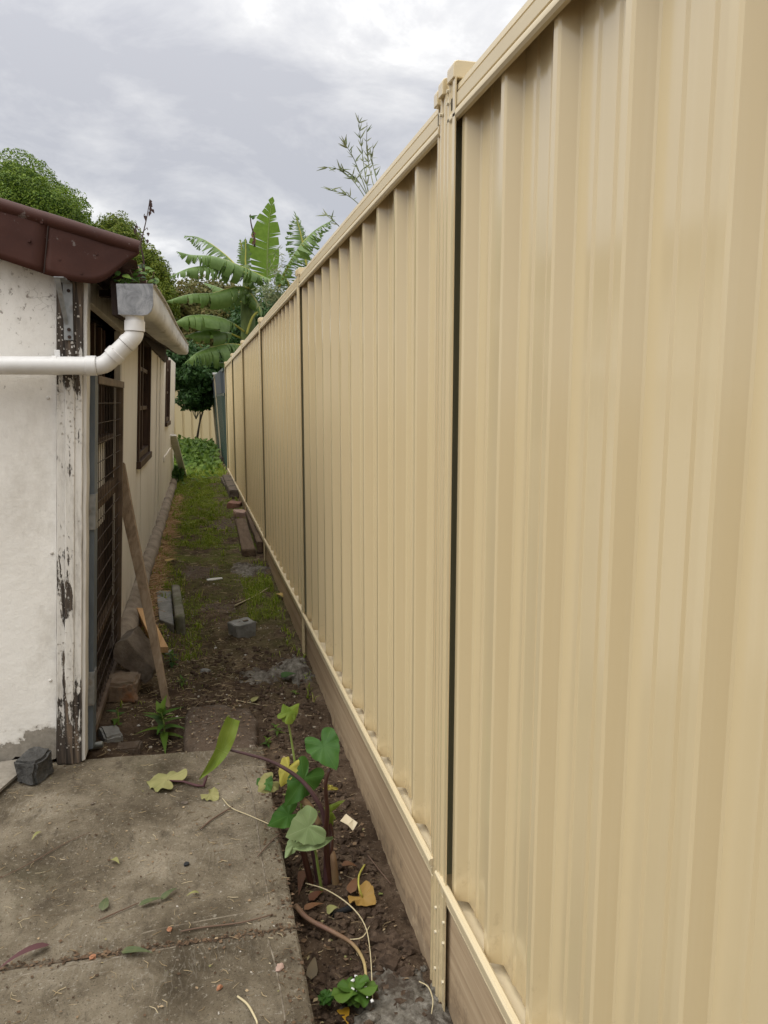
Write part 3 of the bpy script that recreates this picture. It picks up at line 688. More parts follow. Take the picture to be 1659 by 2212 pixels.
# ================================================================== SHED
def build_shed():
    sh = thing('shed', (-.5, 2.9, 0), 'old leaning white fibro shed with brown roof edge on the left', 'shed')
    YF = 2.88
    def FP(x, y, Y=YF): return atY(x, y, Y)
    # ---- front wall sheet, ragged at its foot
    mb = MB(); n = 60
    xl = -1.9
    bot = []
    xr = lambda z: -.531 + LEAN*z
    for i in range(n+1):
        x = xl + (xr(.0)-xl)*i/n
        bot.append(Vector((x, YF, .015 + .016*noise.noise(Vector((x*22, 1, 0))) + .010*noise.noise(Vector((x*60, 3, 0))))))
    # a bite out of the foot
    for p in bot:
        q = atZ(45, 1640, .02).x
        if abs(p.x-q) < .05: p.z += .03*(1-abs(p.x-q)/.05)
    ztop = lambda x: 1.80 - .306*(x+.55)
    rows = [bot]
    for k in range(1, 9):
        f = k/8; rows.append([Vector((xl+(xr(p.z*(1-f)+ztop(p.x)*f)-xl)*i/n, YF, p.z*(1-f)+ztop(p.x)*f)) for i, p in enumerate(bot)])
    mb.loft(rows, False)
    o = mb.build('front_sheet', 'white_sheet', sh); so = o.modifiers.new('thick', 'SOLIDIFY'); so.thickness = .012; so.offset = 1
    # sheet studs along the right edge
    for (x, y) in ((112, 1195), (109, 1470), (104, 860)):
        p = FP(x, y, YF-.013); mb = MB(); mb.tube([p+Vector((0, .008, 0)), p, p+Vector((0, -.004, 0))], [.006, .006, .003], 9); mb.build('sheet_nail', 'white_trim', o)
    # dark frame behind the sheet
    mb = MB(); mb.box((-1.9, YF+.06, -.05), (-.56, YF+.09, 1.7)); mb.build('framing', 'dark_timber', sh)
    # ---- corner timbers: three mouldings side by side
    def plank(x0, x1, y0, y1, z0, z1, m, name, nz=40, amp=.0018):
        mb = MB(); rings = []
        for i in range(nz+1):
            z = z0+(z1-z0)*i/nz; dx = LEAN*z
            j = amp*noise.noise(Vector((x0*50, z*9, 2))); j2 = amp*noise.noise(Vector((x1*50, z*11, 5)))
            rag = 0
            rings.append([Vector((x0+dx+j, y0, z)), Vector((x1+dx+j2, y0, z)), Vector((x1+dx+j2, y1, z)), Vector((x0+dx+j, y1, z))])
        if z0 < .2:
            for k, q in enumerate(rings[0]): q.z += .012*noise.noise(Vector((q.x*60, q.y*60, 7)))
        mb.loft(rings, True, True)
        return mb.build(name, m, sh, bevel=.003)
    plank(-.527, -.497, 2.846, 2.90, .0, 1.71, 'peeling_paint', 'corner_moulding')
    plank(-.499, -.468, 2.838, 2.90, .0, 1.715, 'peeling_paint', 'corner_moulding')
    plank(-.469, -.443, 2.842, 2.90, .0, 1.715, 'peeling_paint', 'corner_moulding')
    plank(-.4435, -.430, 2.850, 2.93, .005, 1.715, 'white_trim', 'corner_stop')
    mb = MB(); rf = random.Random(77)
    for _ in range(420):
        x = rf.uniform(-.524, -.446); z = rf.choice([rf.uniform(.05, .5), rf.uniform(1.15, 1.66), rf.uniform(.05, 1.66)]); L_ = .0015+.007*rf.random()**2; w = L_*rf.uniform(.2, .6)
        yb = (2.846 if x < -.498 else 2.838 if x < -.468 else 2.842)-.0008; p = Vector((x+LEAN*z, yb, z)); lift = rf.uniform(.001, .005)
        mb.add([p+Vector((-w, 0, 0)), p+Vector((w, 0, 0)), p+Vector((w*.8, -lift, L_)), p+Vector((-w*.7, -lift*.6, L_*.9))], [(0, 1, 2, 3)], rf.random())
    o = mb.build('paint_flakes', 'white_trim', sh); o['kind'] = 'stuff'
    # ---- steel angle bracket on the corner timber
    br = MB()
    a, b = FP(117, 594, 2.72), FP(147, 622, 2.832)
    w = .012
    zt = FP(140, 612, 2.832)
    p_top = FP(148, 610, 2.834); p_bot = FP(151, 735, 2.834)
    br.hexa([p+Vector((sx, sy, 0)) for p in (p_bot, p_top) for sx, sy in ((-.018, -.004), (.012, -.004), (.012, 0), (-.018, 0))])
    out_ = FP(119, 597, 2.76)
    br.hexa([p_top+Vector((-.018, 0, -.004)), p_top+Vector((.012, 0, -.004)), out_+Vector((.026, 0, -.004)), out_+Vector((-.006, 0, -.004)),
             p_top+Vector((-.018, 0, 0)), p_top+Vector((.012, 0, 0)), out_+Vector((.026, 0, 0)), out_+Vector((-.006, 0, 0))])
    lo = FP(150, 700, 2.828)
    br.hexa([lo+Vector((-.016, 0, 0)), lo+Vector((-.004, 0, 0)), lo+Vector((-.004, .004, 0)), lo+Vector((-.016, .004, 0)),
             out_+Vector((-.004, 0, -.002)), out_+Vector((.014, 0, -.002)), out_+Vector((.014, .004, -.002)), out_+Vector((-.004, .004, -.002))])
    bo = br.build('angle_bracket', 'galvanised', sh, bevel=.001)
    for (x, y) in ((148, 628), (149, 712), (150, 728)):
        p = FP(x, y, 2.829); mb = MB(); mb.tube([p+Vector((0, .004, 0)), p+Vector((0, -.002, 0))], .006, 10); mb.build('bolt', 'dark_timber', bo)
    # ---- roof edge flashing, two lengths lapped at a seam
    YB = 2.80
    def flash(topl, botl, name, y):
        mb = MB(); n = len(topl)
        ft = [atY(px, py, y) for px, py in topl]; fb = [atY(px, py, y) for px, py in botl]
        rows = []
        for k in range(9):
            f = k/8; rows.append([a.lerp(b, f) + Vector((0, .004*noise.noise(Vector((a.x*9, f*4, y*50))), 0)) for a, b in zip(ft, fb)])
        mb.loft(rows, False)
        o = mb.build(name, 'brown_metal', sh, True); s_ = o.modifiers.new('thick', 'SOLIDIFY'); s_.thickness = .003; s_.offset = -1
        # rolled top
        r = .024
        mb = MB(); path = [p + Vector((0, .010, -.010)) for p in ft]
        mb.tube(path, [r*(1+.05*noise.noise(p*9)) for p in path], 14)
        ob = mb.build('rolled_edge', 'brown_metal', o, True, angle=60)
        return o
    def L2(a, b, n): return [(a[0]+(b[0]-a[0])*i/n, a[1]+(b[1]-a[1])*i/n) for i in range(n+1)]
    slope = (530-436)/305.
    flash(L2((-420, 436-420*slope), (107, 436+107*slope), 16), L2((-420, 420), (97, 592), 16), 'roof_flashing', YB)
    # the end length: its lower edge curls up to the eave
    topl = L2((104, 436+104*slope), (300, 436+300*slope), 24)
    bl = [(94, 592), (140, 604), (180, 611), (205, 612), (222, 607), (240, 596), (262, 577), (280, 562), (290, 556), (296, 552), (301, 546)]
    bl = [(q.x, q.y) for q in spline([Vector((a, b, 0)) for a, b in bl], 24)]
    flash(topl, bl, 'roof_flashing', YB-.006)
    for (x, y) in ((63, 520), (176, 590), (90, 480), (208, 548), (128, 560)):
        p = atY(x, y, YB-.008); mb = MB(); mb.tube([p+Vector((0, .006, 0)), p+Vector((0, -.002, 0))], [.006, .005], 9); mb.build('roof_nail', 'brown_metal', sh)
    mb = MB(); p, q = atY(106, 468, YB-.009), atY(95, 590, YB-.009); mb.tube([p, q], .0022, 6); mb.build('lap_edge', 'dark_timber', sh)
    # ---- roof sheets behind the flashing
    mb = MB(); cols = []
    Ya, Yb = 2.83, 9.1
    def roof(x, Y):
        t = (Y-Ya)/(Yb-Ya); ze = 1.775 + .19*t; xe = -.17 + .05*t
        return Vector((x+.05*t, Y, ze + .306*(xe-x) + .0))
    xs = [-3.2+i*.05 for i in range(62)]
    ys_ = [Ya+(Yb-Ya)*i/180 for i in range(181)]
    rows = []
    for Y in ys_:
        rows.append([roof(x, Y) + Vector((0, 0, .012*math.cos((Y-Ya)*2*math.pi/.076*1.0)*0 )) for x in (-3.2, -1.5, -.6, -.17)])
    # corrugations run down the slope: vary with Y
    for i, Y in enumerate(ys_):
        for q in rows[i]: q.z += .009*math.cos(i*math.pi/2)
    mb.loft(rows, False); mb.build('roof_sheet', 'roof_iron', sh, True)
    # eave underside: rafters and dark soffit
    mb = MB(); mb.hexa([S(-.06, 2.93, 1.775), S(.15, 2.93, 1.715), S(.15, 9.0, 1.86), S(-.06, 9.0, 1.90), S(-.06, 2.93, 1.79), S(.15, 2.93, 1.73), S(.15, 9.0, 1.88), S(-.06, 9.0, 1.92)])
    mb.build('soffit', 'dark_timber', sh)
    for i in range(10):
        Y = 3.2+i*.64; t = (Y-2.9)/6.1
        mb = MB(); mb.hexa([S(w, Y+dy, z+.18*t) for z in (1.70, 1.725) for w, dy in ((.03, 0), (.13, 0), (.13, .04), (.03, .04))]); mb.build('rafter', 'dark_timber', sh)
    # ---- gutter: quad profile swept from the near stop end to the far end
    gn = atY(335, 616, 2.75); gf = atY(408, 747, 9.0)
    prof = [(0, 0), (.003, .004), (-.004, .006), (-.009, .001), (-.008, -.020), (-.008, -.066), (-.014, -.084), (-.026, -.096), (-.044, -.1), (-.118, -.098), (-.121, -.094), (-.121, -.006), (-.118, -.006), (-.118, -.092), (-.046, -.094), (-.029, -.091), (-.017, -.080), (-.0115, -.064), (-.011, 0), (-.006, .003)]
    n = 26; rings = []
    for i in range(n+1):
        t = i/n; c = gn.lerp(gf, t); c = c+Vector((.003*math.sin(t*9), 0, .003*math.sin(t*14)))
        rings.append([c+Vector((px, 0, pz)) for px, pz in prof])
    mb = MB(); mb.loft(rings, True, False)
    gu = mb.build('gutter', 'gutter_paint', sh, True, angle=35)
    cp = [(-.006, .004), (-.009, -.064), (-.015, -.084), (-.027, -.096), (-.044, -.1), (-.121, -.098), (-.123, 0.0)]
    for c, d, m in ((gn, -1, 'gutter_metal'), (gf, 1, 'gutter_paint')):
        mb = MB(); mb.loft([[c+Vector((px, d*dy, pz)) for px, pz in cp] for dy in (.0005, .0035)], True, True); mb.build('stop_end', m, gu)
    # fascia behind the gutter
    mb = MB()
    mb.hexa([gn+Vector(q) for q in ((-.150, .1, -.09), (-.126, .1, -.09))] + [gf+Vector(q) for q in ((-.126, 0, -.09), (-.150, 0, -.09))] + [gn+Vector(q) for q in ((-.150, .1, .02), (-.126, .1, .02))] + [gf+Vector(q) for q in ((-.126, 0, .02), (-.150, 0, .02))])
    mb.build('fascia', 'dark_timber', sh)
    # ---- white waste pipe: outlet, bends and the long run across the front
    def Pp(x, y, Y): return atY(x, y, Y)
    Yp = 2.80; r = .0300
    p0 = Pp(291, 655, 2.785); p1 = Pp(291, 712, 2.785)
    p2 = Pp(283, 733, 2.785); p3 = Pp(238, 777, 2.79); p4 = Pp(214, 790, 2.795); p5 = Pp(-420, 788, 2.80)
    mb = MB(); path = [p0, p1-(p1-p0)*.02] + spline([p1, Pp(289.5, 724, 2.785), p2, Pp(272, 744, 2.786)], 8) + spline([Pp(246, 769, 2.788), p3, Pp(227, 786, 2.792), p4], 8) + [Pp(190, 790, 2.796), p5]
    mb.tube(path, r, 20)
    pi_ = mb.build('waste_pipe', 'white_pipe', sh, True, angle=50)
    def collar(a, b, rr=.0335, name='pipe_socket', m='white_pipe'):
        mb = MB(); d = (b-a).normalized()
        mb.tube([a, a+d*.001, b-d*.001, b], [rr-.002, rr, rr, rr-.002], 20); return mb.build(name, m, pi_, True, angle=40)
    collar(Pp(291, 693, 2.785), Pp(291, 716, 2.785))
    collar(Pp(280, 736, 2.7855), Pp(272, 744, 2.786), .0318); collar(Pp(254, 761, 2.7875), Pp(242, 772.5, 2.789), .0335)
    collar(Pp(186, 790, 2.797), Pp(209, 790, 2.795))
    for a_, b_ in ((Pp(209, 790, 2.795), Pp(210.2, 790, 2.795)), (Pp(291, 716, 2.785), Pp(291, 717.5, 2.785)), (Pp(272, 744, 2.786), Pp(271, 745, 2.786)), (Pp(184.8, 790, 2.797), Pp(186, 790, 2.797))): collar(a_, b_, .0308, 'joint_line', 'rough_concrete')  # thin darker rings marking the socket joints
    collar(Pp(113, 789.5, 2.80), Pp(126, 789.5, 2.80), .0325, 'pipe_clip')
    mb = MB(); c = Pp(124, 765, 2.836); mb.box((c.x-.009, c.y-.004, c.z-.03), (c.x+.009, c.y, c.z+.014)); mb.build('clip_tab', 'white_pipe', pi_, bevel=.002)
    # ---- side wall: head plate, sheets, cover battens, windows
    def side_box(Y0, Y1, z0, z1, w0, w1, name, m, par=sh, bevel=0, z1b=None):
        z1b = z1 if z1b is None else z1b
        mb = MB(); mb.hexa([S(w0, Y0, z0), S(w1, Y0, z0), S(w1, Y1, z0), S(w0, Y1, z0), S(w0, Y0, z1), S(w1, Y0, z1), S(w1, Y1, z1b), S(w0, Y1, z1b)])
        return mb.build(name, m, par, bevel=bevel)
    side_box(2.93, 4.62, 1.665, 1.765, -.01, .022, 'head_plate', 'white_trim', bevel=.003)
    side_box(2.905, 2.96, .02, 1.70, -.05, .02, 'door_jamb', 'white_trim', bevel=.003)
    side_box(4.20, 4.26, .02, 1.665, -.02, .012, 'door_jamb', 'white_trim', bevel=.003)
    # recess behind the gate: window over a boarded lower half
    side_box(2.96, 4.20, .0, .70, -.075, -.06, 'boarding', 'dark_timber')
    side_box(2.96, 4.20, .70, 1.12, -.075, -.06, 'inner_sheet', 'cream_sheet')
    side_box(2.96, 4.20, 1.12, 1.15, -.10, -.02, 'inner_sill', 'brown_frame', bevel=.003)
    wn = side_box(2.90, 4.60, 1.15, 1.85, -.10, -.085, 'window', 'window_glass')
    for Y in (3.02, 3.26, 3.50, 3.78, 4.02, 4.15): side_box(Y, Y+.035, 1.15, 1.665, -.085, -.06, 'mullion', 'brown_frame', wn, .002)
    for Y in (3.09, 3.32, 3.60, 3.86): side_box(Y, Y+.09, 1.17, 1.65, -.084, -.080, 'curtain', 'curtain', wn)
    # sheets
    w2a, w2b = atW(295, 998), atW(320, 974)
    w3a, w3b = atW(356, 916), atW(364, 905)
    Z2, Z3 = .5*(w2a.z+w2b.z), .5*(w3a.z+w3b.z)
    A2, B2, A3, B3 = w2a.y, w2b.y, w3a.y, w3b.y
    END = 12.6
    topz = lambda Y: 1.765+.015*(Y-3.2)
    def sheet(Y0, Y1, z0, z1a, z1b): return side_box(Y0, Y1, z0, z1a, -.012, 0, 'wall_sheet', 'cream_sheet', sh, .002, z1b)
    lo_z = .06
    sheet(4.26, A2, lo_z, topz(4.2)-.09, topz(A2))
    sheet(A2, B2, lo_z, Z2, Z2)
    sheet(B2, B2+1.05, lo_z, topz(B2), topz(B2+1))
    sheet(B2+1.05, A3, lo_z, topz(B2+1), topz(A3))
    sheet(A3, B3, lo_z, Z3, Z3)
    sheet(B3, END, lo_z, topz(B3), topz(END))
    for (Y, z0) in ((B2+1.05, .06), (B2+1.6, .07)):
        side_box(Y-.018, Y+.018, z0, topz(Y)-.02, 0.001, .009, 'cover_batten', 'cream_sheet', sh, .002)
    side_box(A3-.2, END-.6, .62, .68, .001, .012, 'cover_batten', 'cream_sheet', sh, .002)
    side_box(A2+.35, A2+.39, .06, Z2-.03, 0.001, .006, 'cover_batten', 'cream_sheet', sh, .002)
    for (A, B, Z, k) in ((A2, B2, Z2, 2), (A3, B3, Z3, 1)):
        zt_ = topz(A)-.02
        w = side_box(A, B, Z, zt_, -.05, -.045, 'window', 'window_glass')
        side_box(A, A+.05, Z-.0, zt_, -.044, .016, 'window_frame', 'brown_frame', w, .003)
        side_box(B-.05, B, Z-.0, zt_, -.044, .016, 'window_frame', 'brown_frame', w, .003)
        side_box(A-.02, B+.02, Z-.05, Z-.001, -.044, .030, 'window_sill', 'brown_frame', w, .004)
        side_box(A+.05, B-.05, Z+.0, Z+.05, -.044, .004, 'window_frame', 'brown_frame', w, .003)
        m_ = .5*(A+B)
        side_box(m_-.02, m_+.02, Z+.05, zt_, -.044, -.006, 'mullion', 'brown_frame', w, .002)
        for zz in (Z+.34, Z+.62):
            if zz < zt_-.1: side_box(A+.05, B-.05, zz, zz+.03, -.043, -.010, 'mullion', 'brown_frame', w, .002)
        side_box(A+.06, m_-.03, Z+.05, Z+.33, -.0448, -.0440, 'curtain', 'curtain', w) if k == 2 else None
        if k == 2: side_box(m_+.04, B-.07, Z+.06, Z+.34, -.0448, -.0440, 'curtain', 'white_trim', w)
    # dark end of the wall and the room behind the glass
    side_box(2.97, 9.0, .02, 1.72, -.9, -.2, 'interior', 'dark_timber')
    side_box(2.92, 9.0, 1.55, 1.80, -.165, -.155, 'lining', 'dark_timber', z1b=1.96)
    side_box(2.92, 9.0, 1.74, 1.80, -.03, .02, 'eave_board', 'dark_timber', z1b=1.95)
    # ---- cement fillet along the foot of the wall
    mb = MB(); rings = []; n = 90
    for i in range(n+1):
        Y = 3.95 + (12.7-3.95)*i/n
        c = S(.035, Y, .0); g = ground_z(c.x+.05, Y)
        rr = .062+.014*noise.noise(Vector((Y*3.1, 0, 0)))+.006*noise.noise(Vector((Y*17, 2, 0)))
        cz = max(.035, g+.02)+.012*noise.noise(Vector((Y*2, 4, 0)))
        rings.append([Vector((c.x+rr*math.cos(a)*.95+.006*noise.noise(Vector((Y*20, a*2, 0))), Y, cz+rr*math.sin(a)*1.0)) for a in [math.pi*1.3-k*math.pi*1.55/13 for k in range(14)]])
    mb.loft(rings, False); mb.build('cement_fillet', 'footing_cement', sh, True)
    return sh
shed = build_shed()

# ================================================================== MESH GATE
def build_gate():
    W = .040
    Y0, Y1 = 2.975, 3.93
    zt, zb = 1.405, .045
    g = thing('mesh_gate', S(W, Y0, 0), 'rusty brown wire mesh gate folded flat against the shed side', 'gate')
    def sb(Ya, Yb, z0, z1, w0, w1, name, m, par=g, bevel=.002):
        mb = MB(); mb.hexa([S(w0, Ya, z0), S(w1, Ya, z0), S(w1, Yb, z0), S(w0, Yb, z0), S(w0, Ya, z1), S(w1, Ya, z1), S(w1, Yb, z1), S(w0, Yb, z1)])
        return mb.build(name, m, par, bevel=bevel)
    st = sb(Y0-.04, Y0+.045, .01, zt+.02, W-.022, W+.012, 'hinge_stile', 'gate_steel')
    for z in (.915, .25):
        h = sb(Y0-.045, Y0+.012, z-.065, z+.065, W+.0125, W+.0165, 'hinge_plate', 'galvanised', st, .001)
        h2 = sb(Y0-.049, Y0-.043, z-.065, z+.065, W-.05, W+.0165, 'hinge_leaf', 'galvanised', st, .001)
    sb(Y1-.03, Y1, zb, zt, W-.015, W+.015, 'end_stile', 'gate_brown')
    sb(Y0+.03, Y1, zt-.03, zt, W-.015, W+.017, 'top_rail', 'gate_brown')
    sb(Y0+.03, Y1, zb, zb+.03, W-.015, W+.015, 'bottom_rail', 'gate_brown')
    sb(Y0+.03, Y1-.03, .88, .95, W-.034, W-.012, 'middle_rail', 'old_sleeper')
    sb(Y0+.03, Y1-.03, .33, .37, W-.034, W-.012, 'middle_rail', 'old_sleeper')
    mb = MB()
    y = Y0+.055
    while y < Y1-.03: mb.tube([S(W, y, zb+.02), S(W, y, zt-.02)], .0017, 5, False); y += .055
    z = zb+.06
    while z < zt-.04: mb.tube([S(W+.004, Y0+.02, z), S(W+.004, Y1-.02, z)], .0019, 5, False); z += .075
    mb.build('wire_mesh', 'dark_wire', g)
build_gate()

# ================================================================== RUBBLE, TIMBER AND LITTER
def rough_block(name, m, size, loc, rot, label, cat, jit=.006, bev=.008, sub=5, group=None, seed=0, extra=None):
    bm = bmesh.new(); bmesh.ops.create_cube(bm, size=1)
    bmesh.ops.scale(bm, vec=size, verts=bm.verts)
    bmesh.ops.bevel(bm, geom=list(bm.edges), offset=bev, segments=2, affect='EDGES')
    bmesh.ops.subdivide_edges(bm, edges=[e for e in bm.edges if e.calc_length() > max(size)*.3], cuts=sub, use_grid_fill=True)
    me = bpy.data.meshes.new(name); bm.to_mesh(me); bm.free()
    me.transform(Matrix.Translation((0, 0, size[2]/2)))
    at = me.attributes.new('rnd', 'FLOAT', 'FACE')
    me.materials.append(M[m]); me.polygons.foreach_set('use_smooth', [True]*len(me.polygons)); me.set_sharp_from_angle(angle=R(38))
    o = bpy.data.objects.new(name, me); COL.objects.link(o)
    jitter_mesh(o, jit, 18, seed); jitter_mesh(o, jit*.5, 55, seed+3)
    o.location = loc; o.rotation_euler = rot
    return tag(o, label, cat, group)
def prism(name, m, poly, depth, label=None, cat=None, jit=.004, parent=None, bevel=.004, rows=3):
    # poly: world points in order; depth: world vector
    mb = MB(); dn = []
    n = len(poly)
    for i in range(n):
        for k in range(3): dn.append(poly[i].lerp(poly[(i+1) % n], k/3))
    mb.loft([[p+Vector(depth)*(j/rows) for p in dn] for j in range(rows+1)], True, True)
    o = mb.build(name, m, parent, True, angle=35, bevel=bevel)
    if jit: jitter_mesh(o, jit, 16, len(poly)); jitter_mesh(o, jit*.5, 50, 1)
    if parent is None: recentre(o)
    return tag(o, label, cat) if label else o
def pxg(cx, cy): return 192+cx/3.36, 1261.8+cy/3.36        # crop pixels used while measuring
# rusty stone block and the lump resting on it
p = on_ground(261, 1515)
rough_block('stone_block', 'rusty_stone', (.135, .20, .10), (p.x+.005, p.y+.085, p.z-.012), (0, .02, -.06), 'rust-stained sandstone block at the foot of the mesh gate', 'block', .012, .012)
pts = [(168, 500), (188, 440), (272, 398), (472, 625), (465, 680), (425, 715), (392, 722), (358, 690), (350, 645), (290, 632), (185, 560)]
poly = [atY(*pxg(a, b), 3.60) for a, b in pts]
prism('concrete_lump', 'dark_stone', poly, (.045, .13, .025), 'dark round-ended concrete lump propped on the rust-stained block', 'rubble', .009, None, .004)
# broken crockery
bw = thing('crockery_shard', on_ground(295, 1400), 'broken white crockery piece beside the dark concrete lump', 'crockery')
mb = MB(); c = atY(*pxg(350, 430), 3.86); rings = []
for f in (.35, .7, 1.):
    rings.append([c+Vector((math.cos(a)*.050*f*(1+.18*math.sin(a*3)), math.sin(a)*.035*f, -.02+.026*f*f+.008*math.sin(a*2)*f)) for a in [2*math.pi*k/14 for k in range(14)]])
mb.loft(rings, True, False); mb.add(rings[0], [tuple(range(14))])
o = mb.build('bowl', 'china', bw, True); s_ = o.modifiers.new('t', 'SOLIDIFY'); s_.thickness = .004
mb = MB(); q = atY(*pxg(300, 412), 3.80); mb.hexa([q+Vector(v) for v in ((-.02, 0, 0), (.012, 0, -.012), (.02, .03, -.012), (-.012, .03, 0), (-.02, 0, .008), (.012, 0, -.005), (.02, .03, -.004), (-.012, .03, .008))]); mb.build('shard', 'china', bw)
# pine offcut
a0, a1 = atZ(*pxg(345, 170), .085), atZ(*pxg(430, 175), .085)
b0, b1 = atZ(*pxg(478, 458), .022), atZ(*pxg(575, 455), .022)
mb = MB(); dn = Vector((0, .004, -.034)); mb.hexa([b0+dn, b1+dn, a1+dn, a0+dn, b0, b1, a1, a0])
tag(recentre(mb.build('timber_offcut', 'pine_wood', None, bevel=.002)), 'fresh orange pine offcut lying beside the shed footing', 'timber')
# leaning grey stake
tp = atW(259, 1008, .03); ft = on_ground(361, 1530, -.01)
mb = MB(); ax = (tp-ft).normalized(); side = Vector((.93, -.30, 0)); side = (side-ax*side.dot(ax)).normalized(); nn = ax.cross(side); rings = []
for i in range(13):
    t = i/12; c = ft.lerp(tp, t) + side*.004*math.sin(t*5) - Vector((0, 0, .012*math.sin(t*math.pi)))
    w = .015+.016*t; h = .009+.004*t
    rings.append([c-side*w-nn*h, c+side*w-nn*h, c+side*w*.96+nn*h, c-side*w*.96+nn*h])
for k, q in enumerate(rings[-1]): q += ax*(.012 if k in (1, 2) else 0)
mb.loft(rings, True, True)
tag(recentre(mb.build('timber_stake', 'grey_wood', None, bevel=.002)), 'long weathered timber stake leaning against the shed wall', 'timber')
# L-shaped concrete kerb piece
kb = thing('kerb_block', on_ground(370, 1350), 'L-shaped concrete channel piece lying in the grass by the shed', 'kerb block')
n0, n1 = atZ(344, 1337, .022), atZ(376, 1350, .022); f0, f1 = atZ(337, 1275, .028), atZ(370, 1277, .028)
dz = Vector((0, 0, -.07)); mb = MB(); mb.hexa([n0+dz, n1+dz, f1+dz, f0+dz, n0, n1, f1, f0]); o = mb.build('channel_base', 'grey_concrete', kb, bevel=.006)
u0, u1 = atZ(378, 1331, .075), atZ(400, 1332, .075); v0, v1 = atZ(370, 1262, .08), atZ(388, 1262, .08)
dz = Vector((0, 0, -.13)); mb = MB(); mb.hexa([u0+dz, u1+dz, v1+dz, v0+dz, u0, u1, v1, v0]); mb.build('channel_upstand', 'mossy_concrete', kb, bevel=.012)
# grey concrete brick; its two slots are dark patches, not recesses
p = on_ground(517, 1378)
gb = thing('concrete_brick', (p.x+.02, p.y+.07, p.z-.014), 'grey concrete brick with slotted top sitting alone on the bare soil', 'brick')
bm_o = rough_block('brick_body', 'grey_concrete', (.128, .105, .092), (0, 0, 0), (.04, -.03, R(27)), None, None, .007, .004, 5); bm_o.parent = gb
for dx in (-.026, .026):
    mb = MB(); mb.box((dx-.016, -.008, .0900), (dx+.016, .008, .0945)); s_ = mb.build('slot_shade', 'slab_seam', bm_o)  # dark patch on the top face, painting the shade of a recess
    s_.parent = bm_o; s_.location = (0, 0, 0); s_.data.transform(Matrix.Translation(parent_loc(bm_o)))
# rubble behind the path slab, next to the gate
rough_block('rubble_block', 'grey_concrete', (.07, .11, .05), on_ground(236, 1600)+Vector((0, .03, -.02)), (.05, .1, .3), 'small broken concrete piece below the mesh gate', 'rubble', .008, .008, seed=4)
rough_block('rubble_block', 'rough_concrete', (.10, .06, .04), on_ground(278, 1622)+Vector((0, .02, -.022)), (.05, -.1, -.2), 'flat broken concrete piece behind the path slab edge', 'rubble', .008, .006, seed=9)
tn = thing('tin_can', on_ground(208, 1628), 'squashed metal tin at the foot of the corner timber', 'tin')
mb = MB(); c = on_ground(208, 1626)+Vector((0, .02, .018)); mb.tube([c+Vector((-.030, 0, -.004)), c+Vector((-.028, 0, 0)), c+Vector((.02, .008, .002)), c+Vector((.024, .008, .002))], [.014, .020, .017, .012], 14, True, .75); mb.build('can_body', 'tin', tn, True, angle=50)
# black brick and white board by the front wall
p = on_slab(74, 1692)
rough_block('black_brick', 'black_brick', (.082, .11, .092), (p.x-.004, p.y+.045, 0), (0, 0, R(-24)), 'charcoal grey brick standing on the path by the front wall', 'brick', .009, .009, 5)
wb = [on_slab(-20, 1722, .03), on_slab(38, 1672, .022), on_slab(38, 1640, .03), on_slab(-30, 1650, .04)]
mb = MB(); dz = Vector((0, 0, -.010)); mb.hexa([q+dz for q in wb]+wb)
tag(recentre(mb.build('sheet_offcut', 'white_sheet')), 'white sheet offcut lying on the path next to the charcoal brick', 'sheet')
# bricks and sleepers along the fence
p = on_ground(521, 1120)
rough_block('pink_brick', 'pink_brick', (.125, .21, .095), (p.x-.01, p.y+.1, p.z-.022), (.03, .05, .12), 'pale pink brick on the ground against the fence plinth', 'brick', .009, .005, 4)
p = on_ground(508, 1100)
rough_block('red_brick', 'red_brick', (.15, .24, .08), (p.x+.0, p.y+.2, p.z-.02), (0, .08, -.2), 'brown brick half buried behind the pale pink brick', 'brick', .006, .006, 4)
def sleeper(px0, px1, w, h, name, m, label, cat='timber', lift=.0, roll=0):
    a = on_ground(*px0); b = on_ground(*px1); d = (b-a); L_ = d.length
    o = rough_block(name, m, (w, L_, h), (a+b)/2+Vector((0, 0, lift-h*.25)), (math.atan2(d.z, L_), roll, math.atan2(-d.x, d.y)), label, cat, .007, .006, 8, seed=px0[0])
    return o
sleeper((538, 1203), (520, 1133), .11, .06, 'old_sleeper', 'old_sleeper', 'mossy brown timber sleeper lying flat beside the fence plinth', lift=.02)
sleeper((562, 1196), (536, 1122), .05, .10, 'old_sleeper', 'old_sleeper', 'dark timber sleeper standing on edge against the fence plinth', lift=.03)
sleeper((506, 1076), (489, 1040), .12, .10, 'old_sleeper', 'dark_stone', 'crumbling dark sleeper far down the fence near the last posts', lift=.03)
sleeper((494, 1058), (484, 1040), .10, .06, 'rubble_block', 'dark_stone', 'flat dark slab lying left of the crumbling far sleeper', 'rubble', lift=.02)
p = on_ground(467, 1002)
rough_block('dark_block', 'dark_stone', (.30, .18, .13), (p.x, p.y+.1, p.z), (0, 0, .1), 'dark block in the grass before the far weeds', 'block', .01, .01, 4)
# white board leaning at the far end of the shed
a = on_ground(397, 1028); b = atW(373, 940, .03)
mb = MB(); ax = (b-a).normalized(); sd = Vector((1, -.1, 0)); sd = (sd-ax*sd.dot(ax)).normalized(); nn = ax.cross(sd)
mb.hexa([a-sd*.05-nn*.012, a+sd*.05-nn*.012, a+sd*.05+nn*.012, a-sd*.05+nn*.012, b-sd*.05-nn*.012, b+sd*.05-nn*.012, b+sd*.05+nn*.012, b-sd*.05+nn*.012])
tag(recentre(mb.build('white_board', 'white_paint', None, bevel=.003)), 'white painted board leaning on the far end of the shed', 'board')
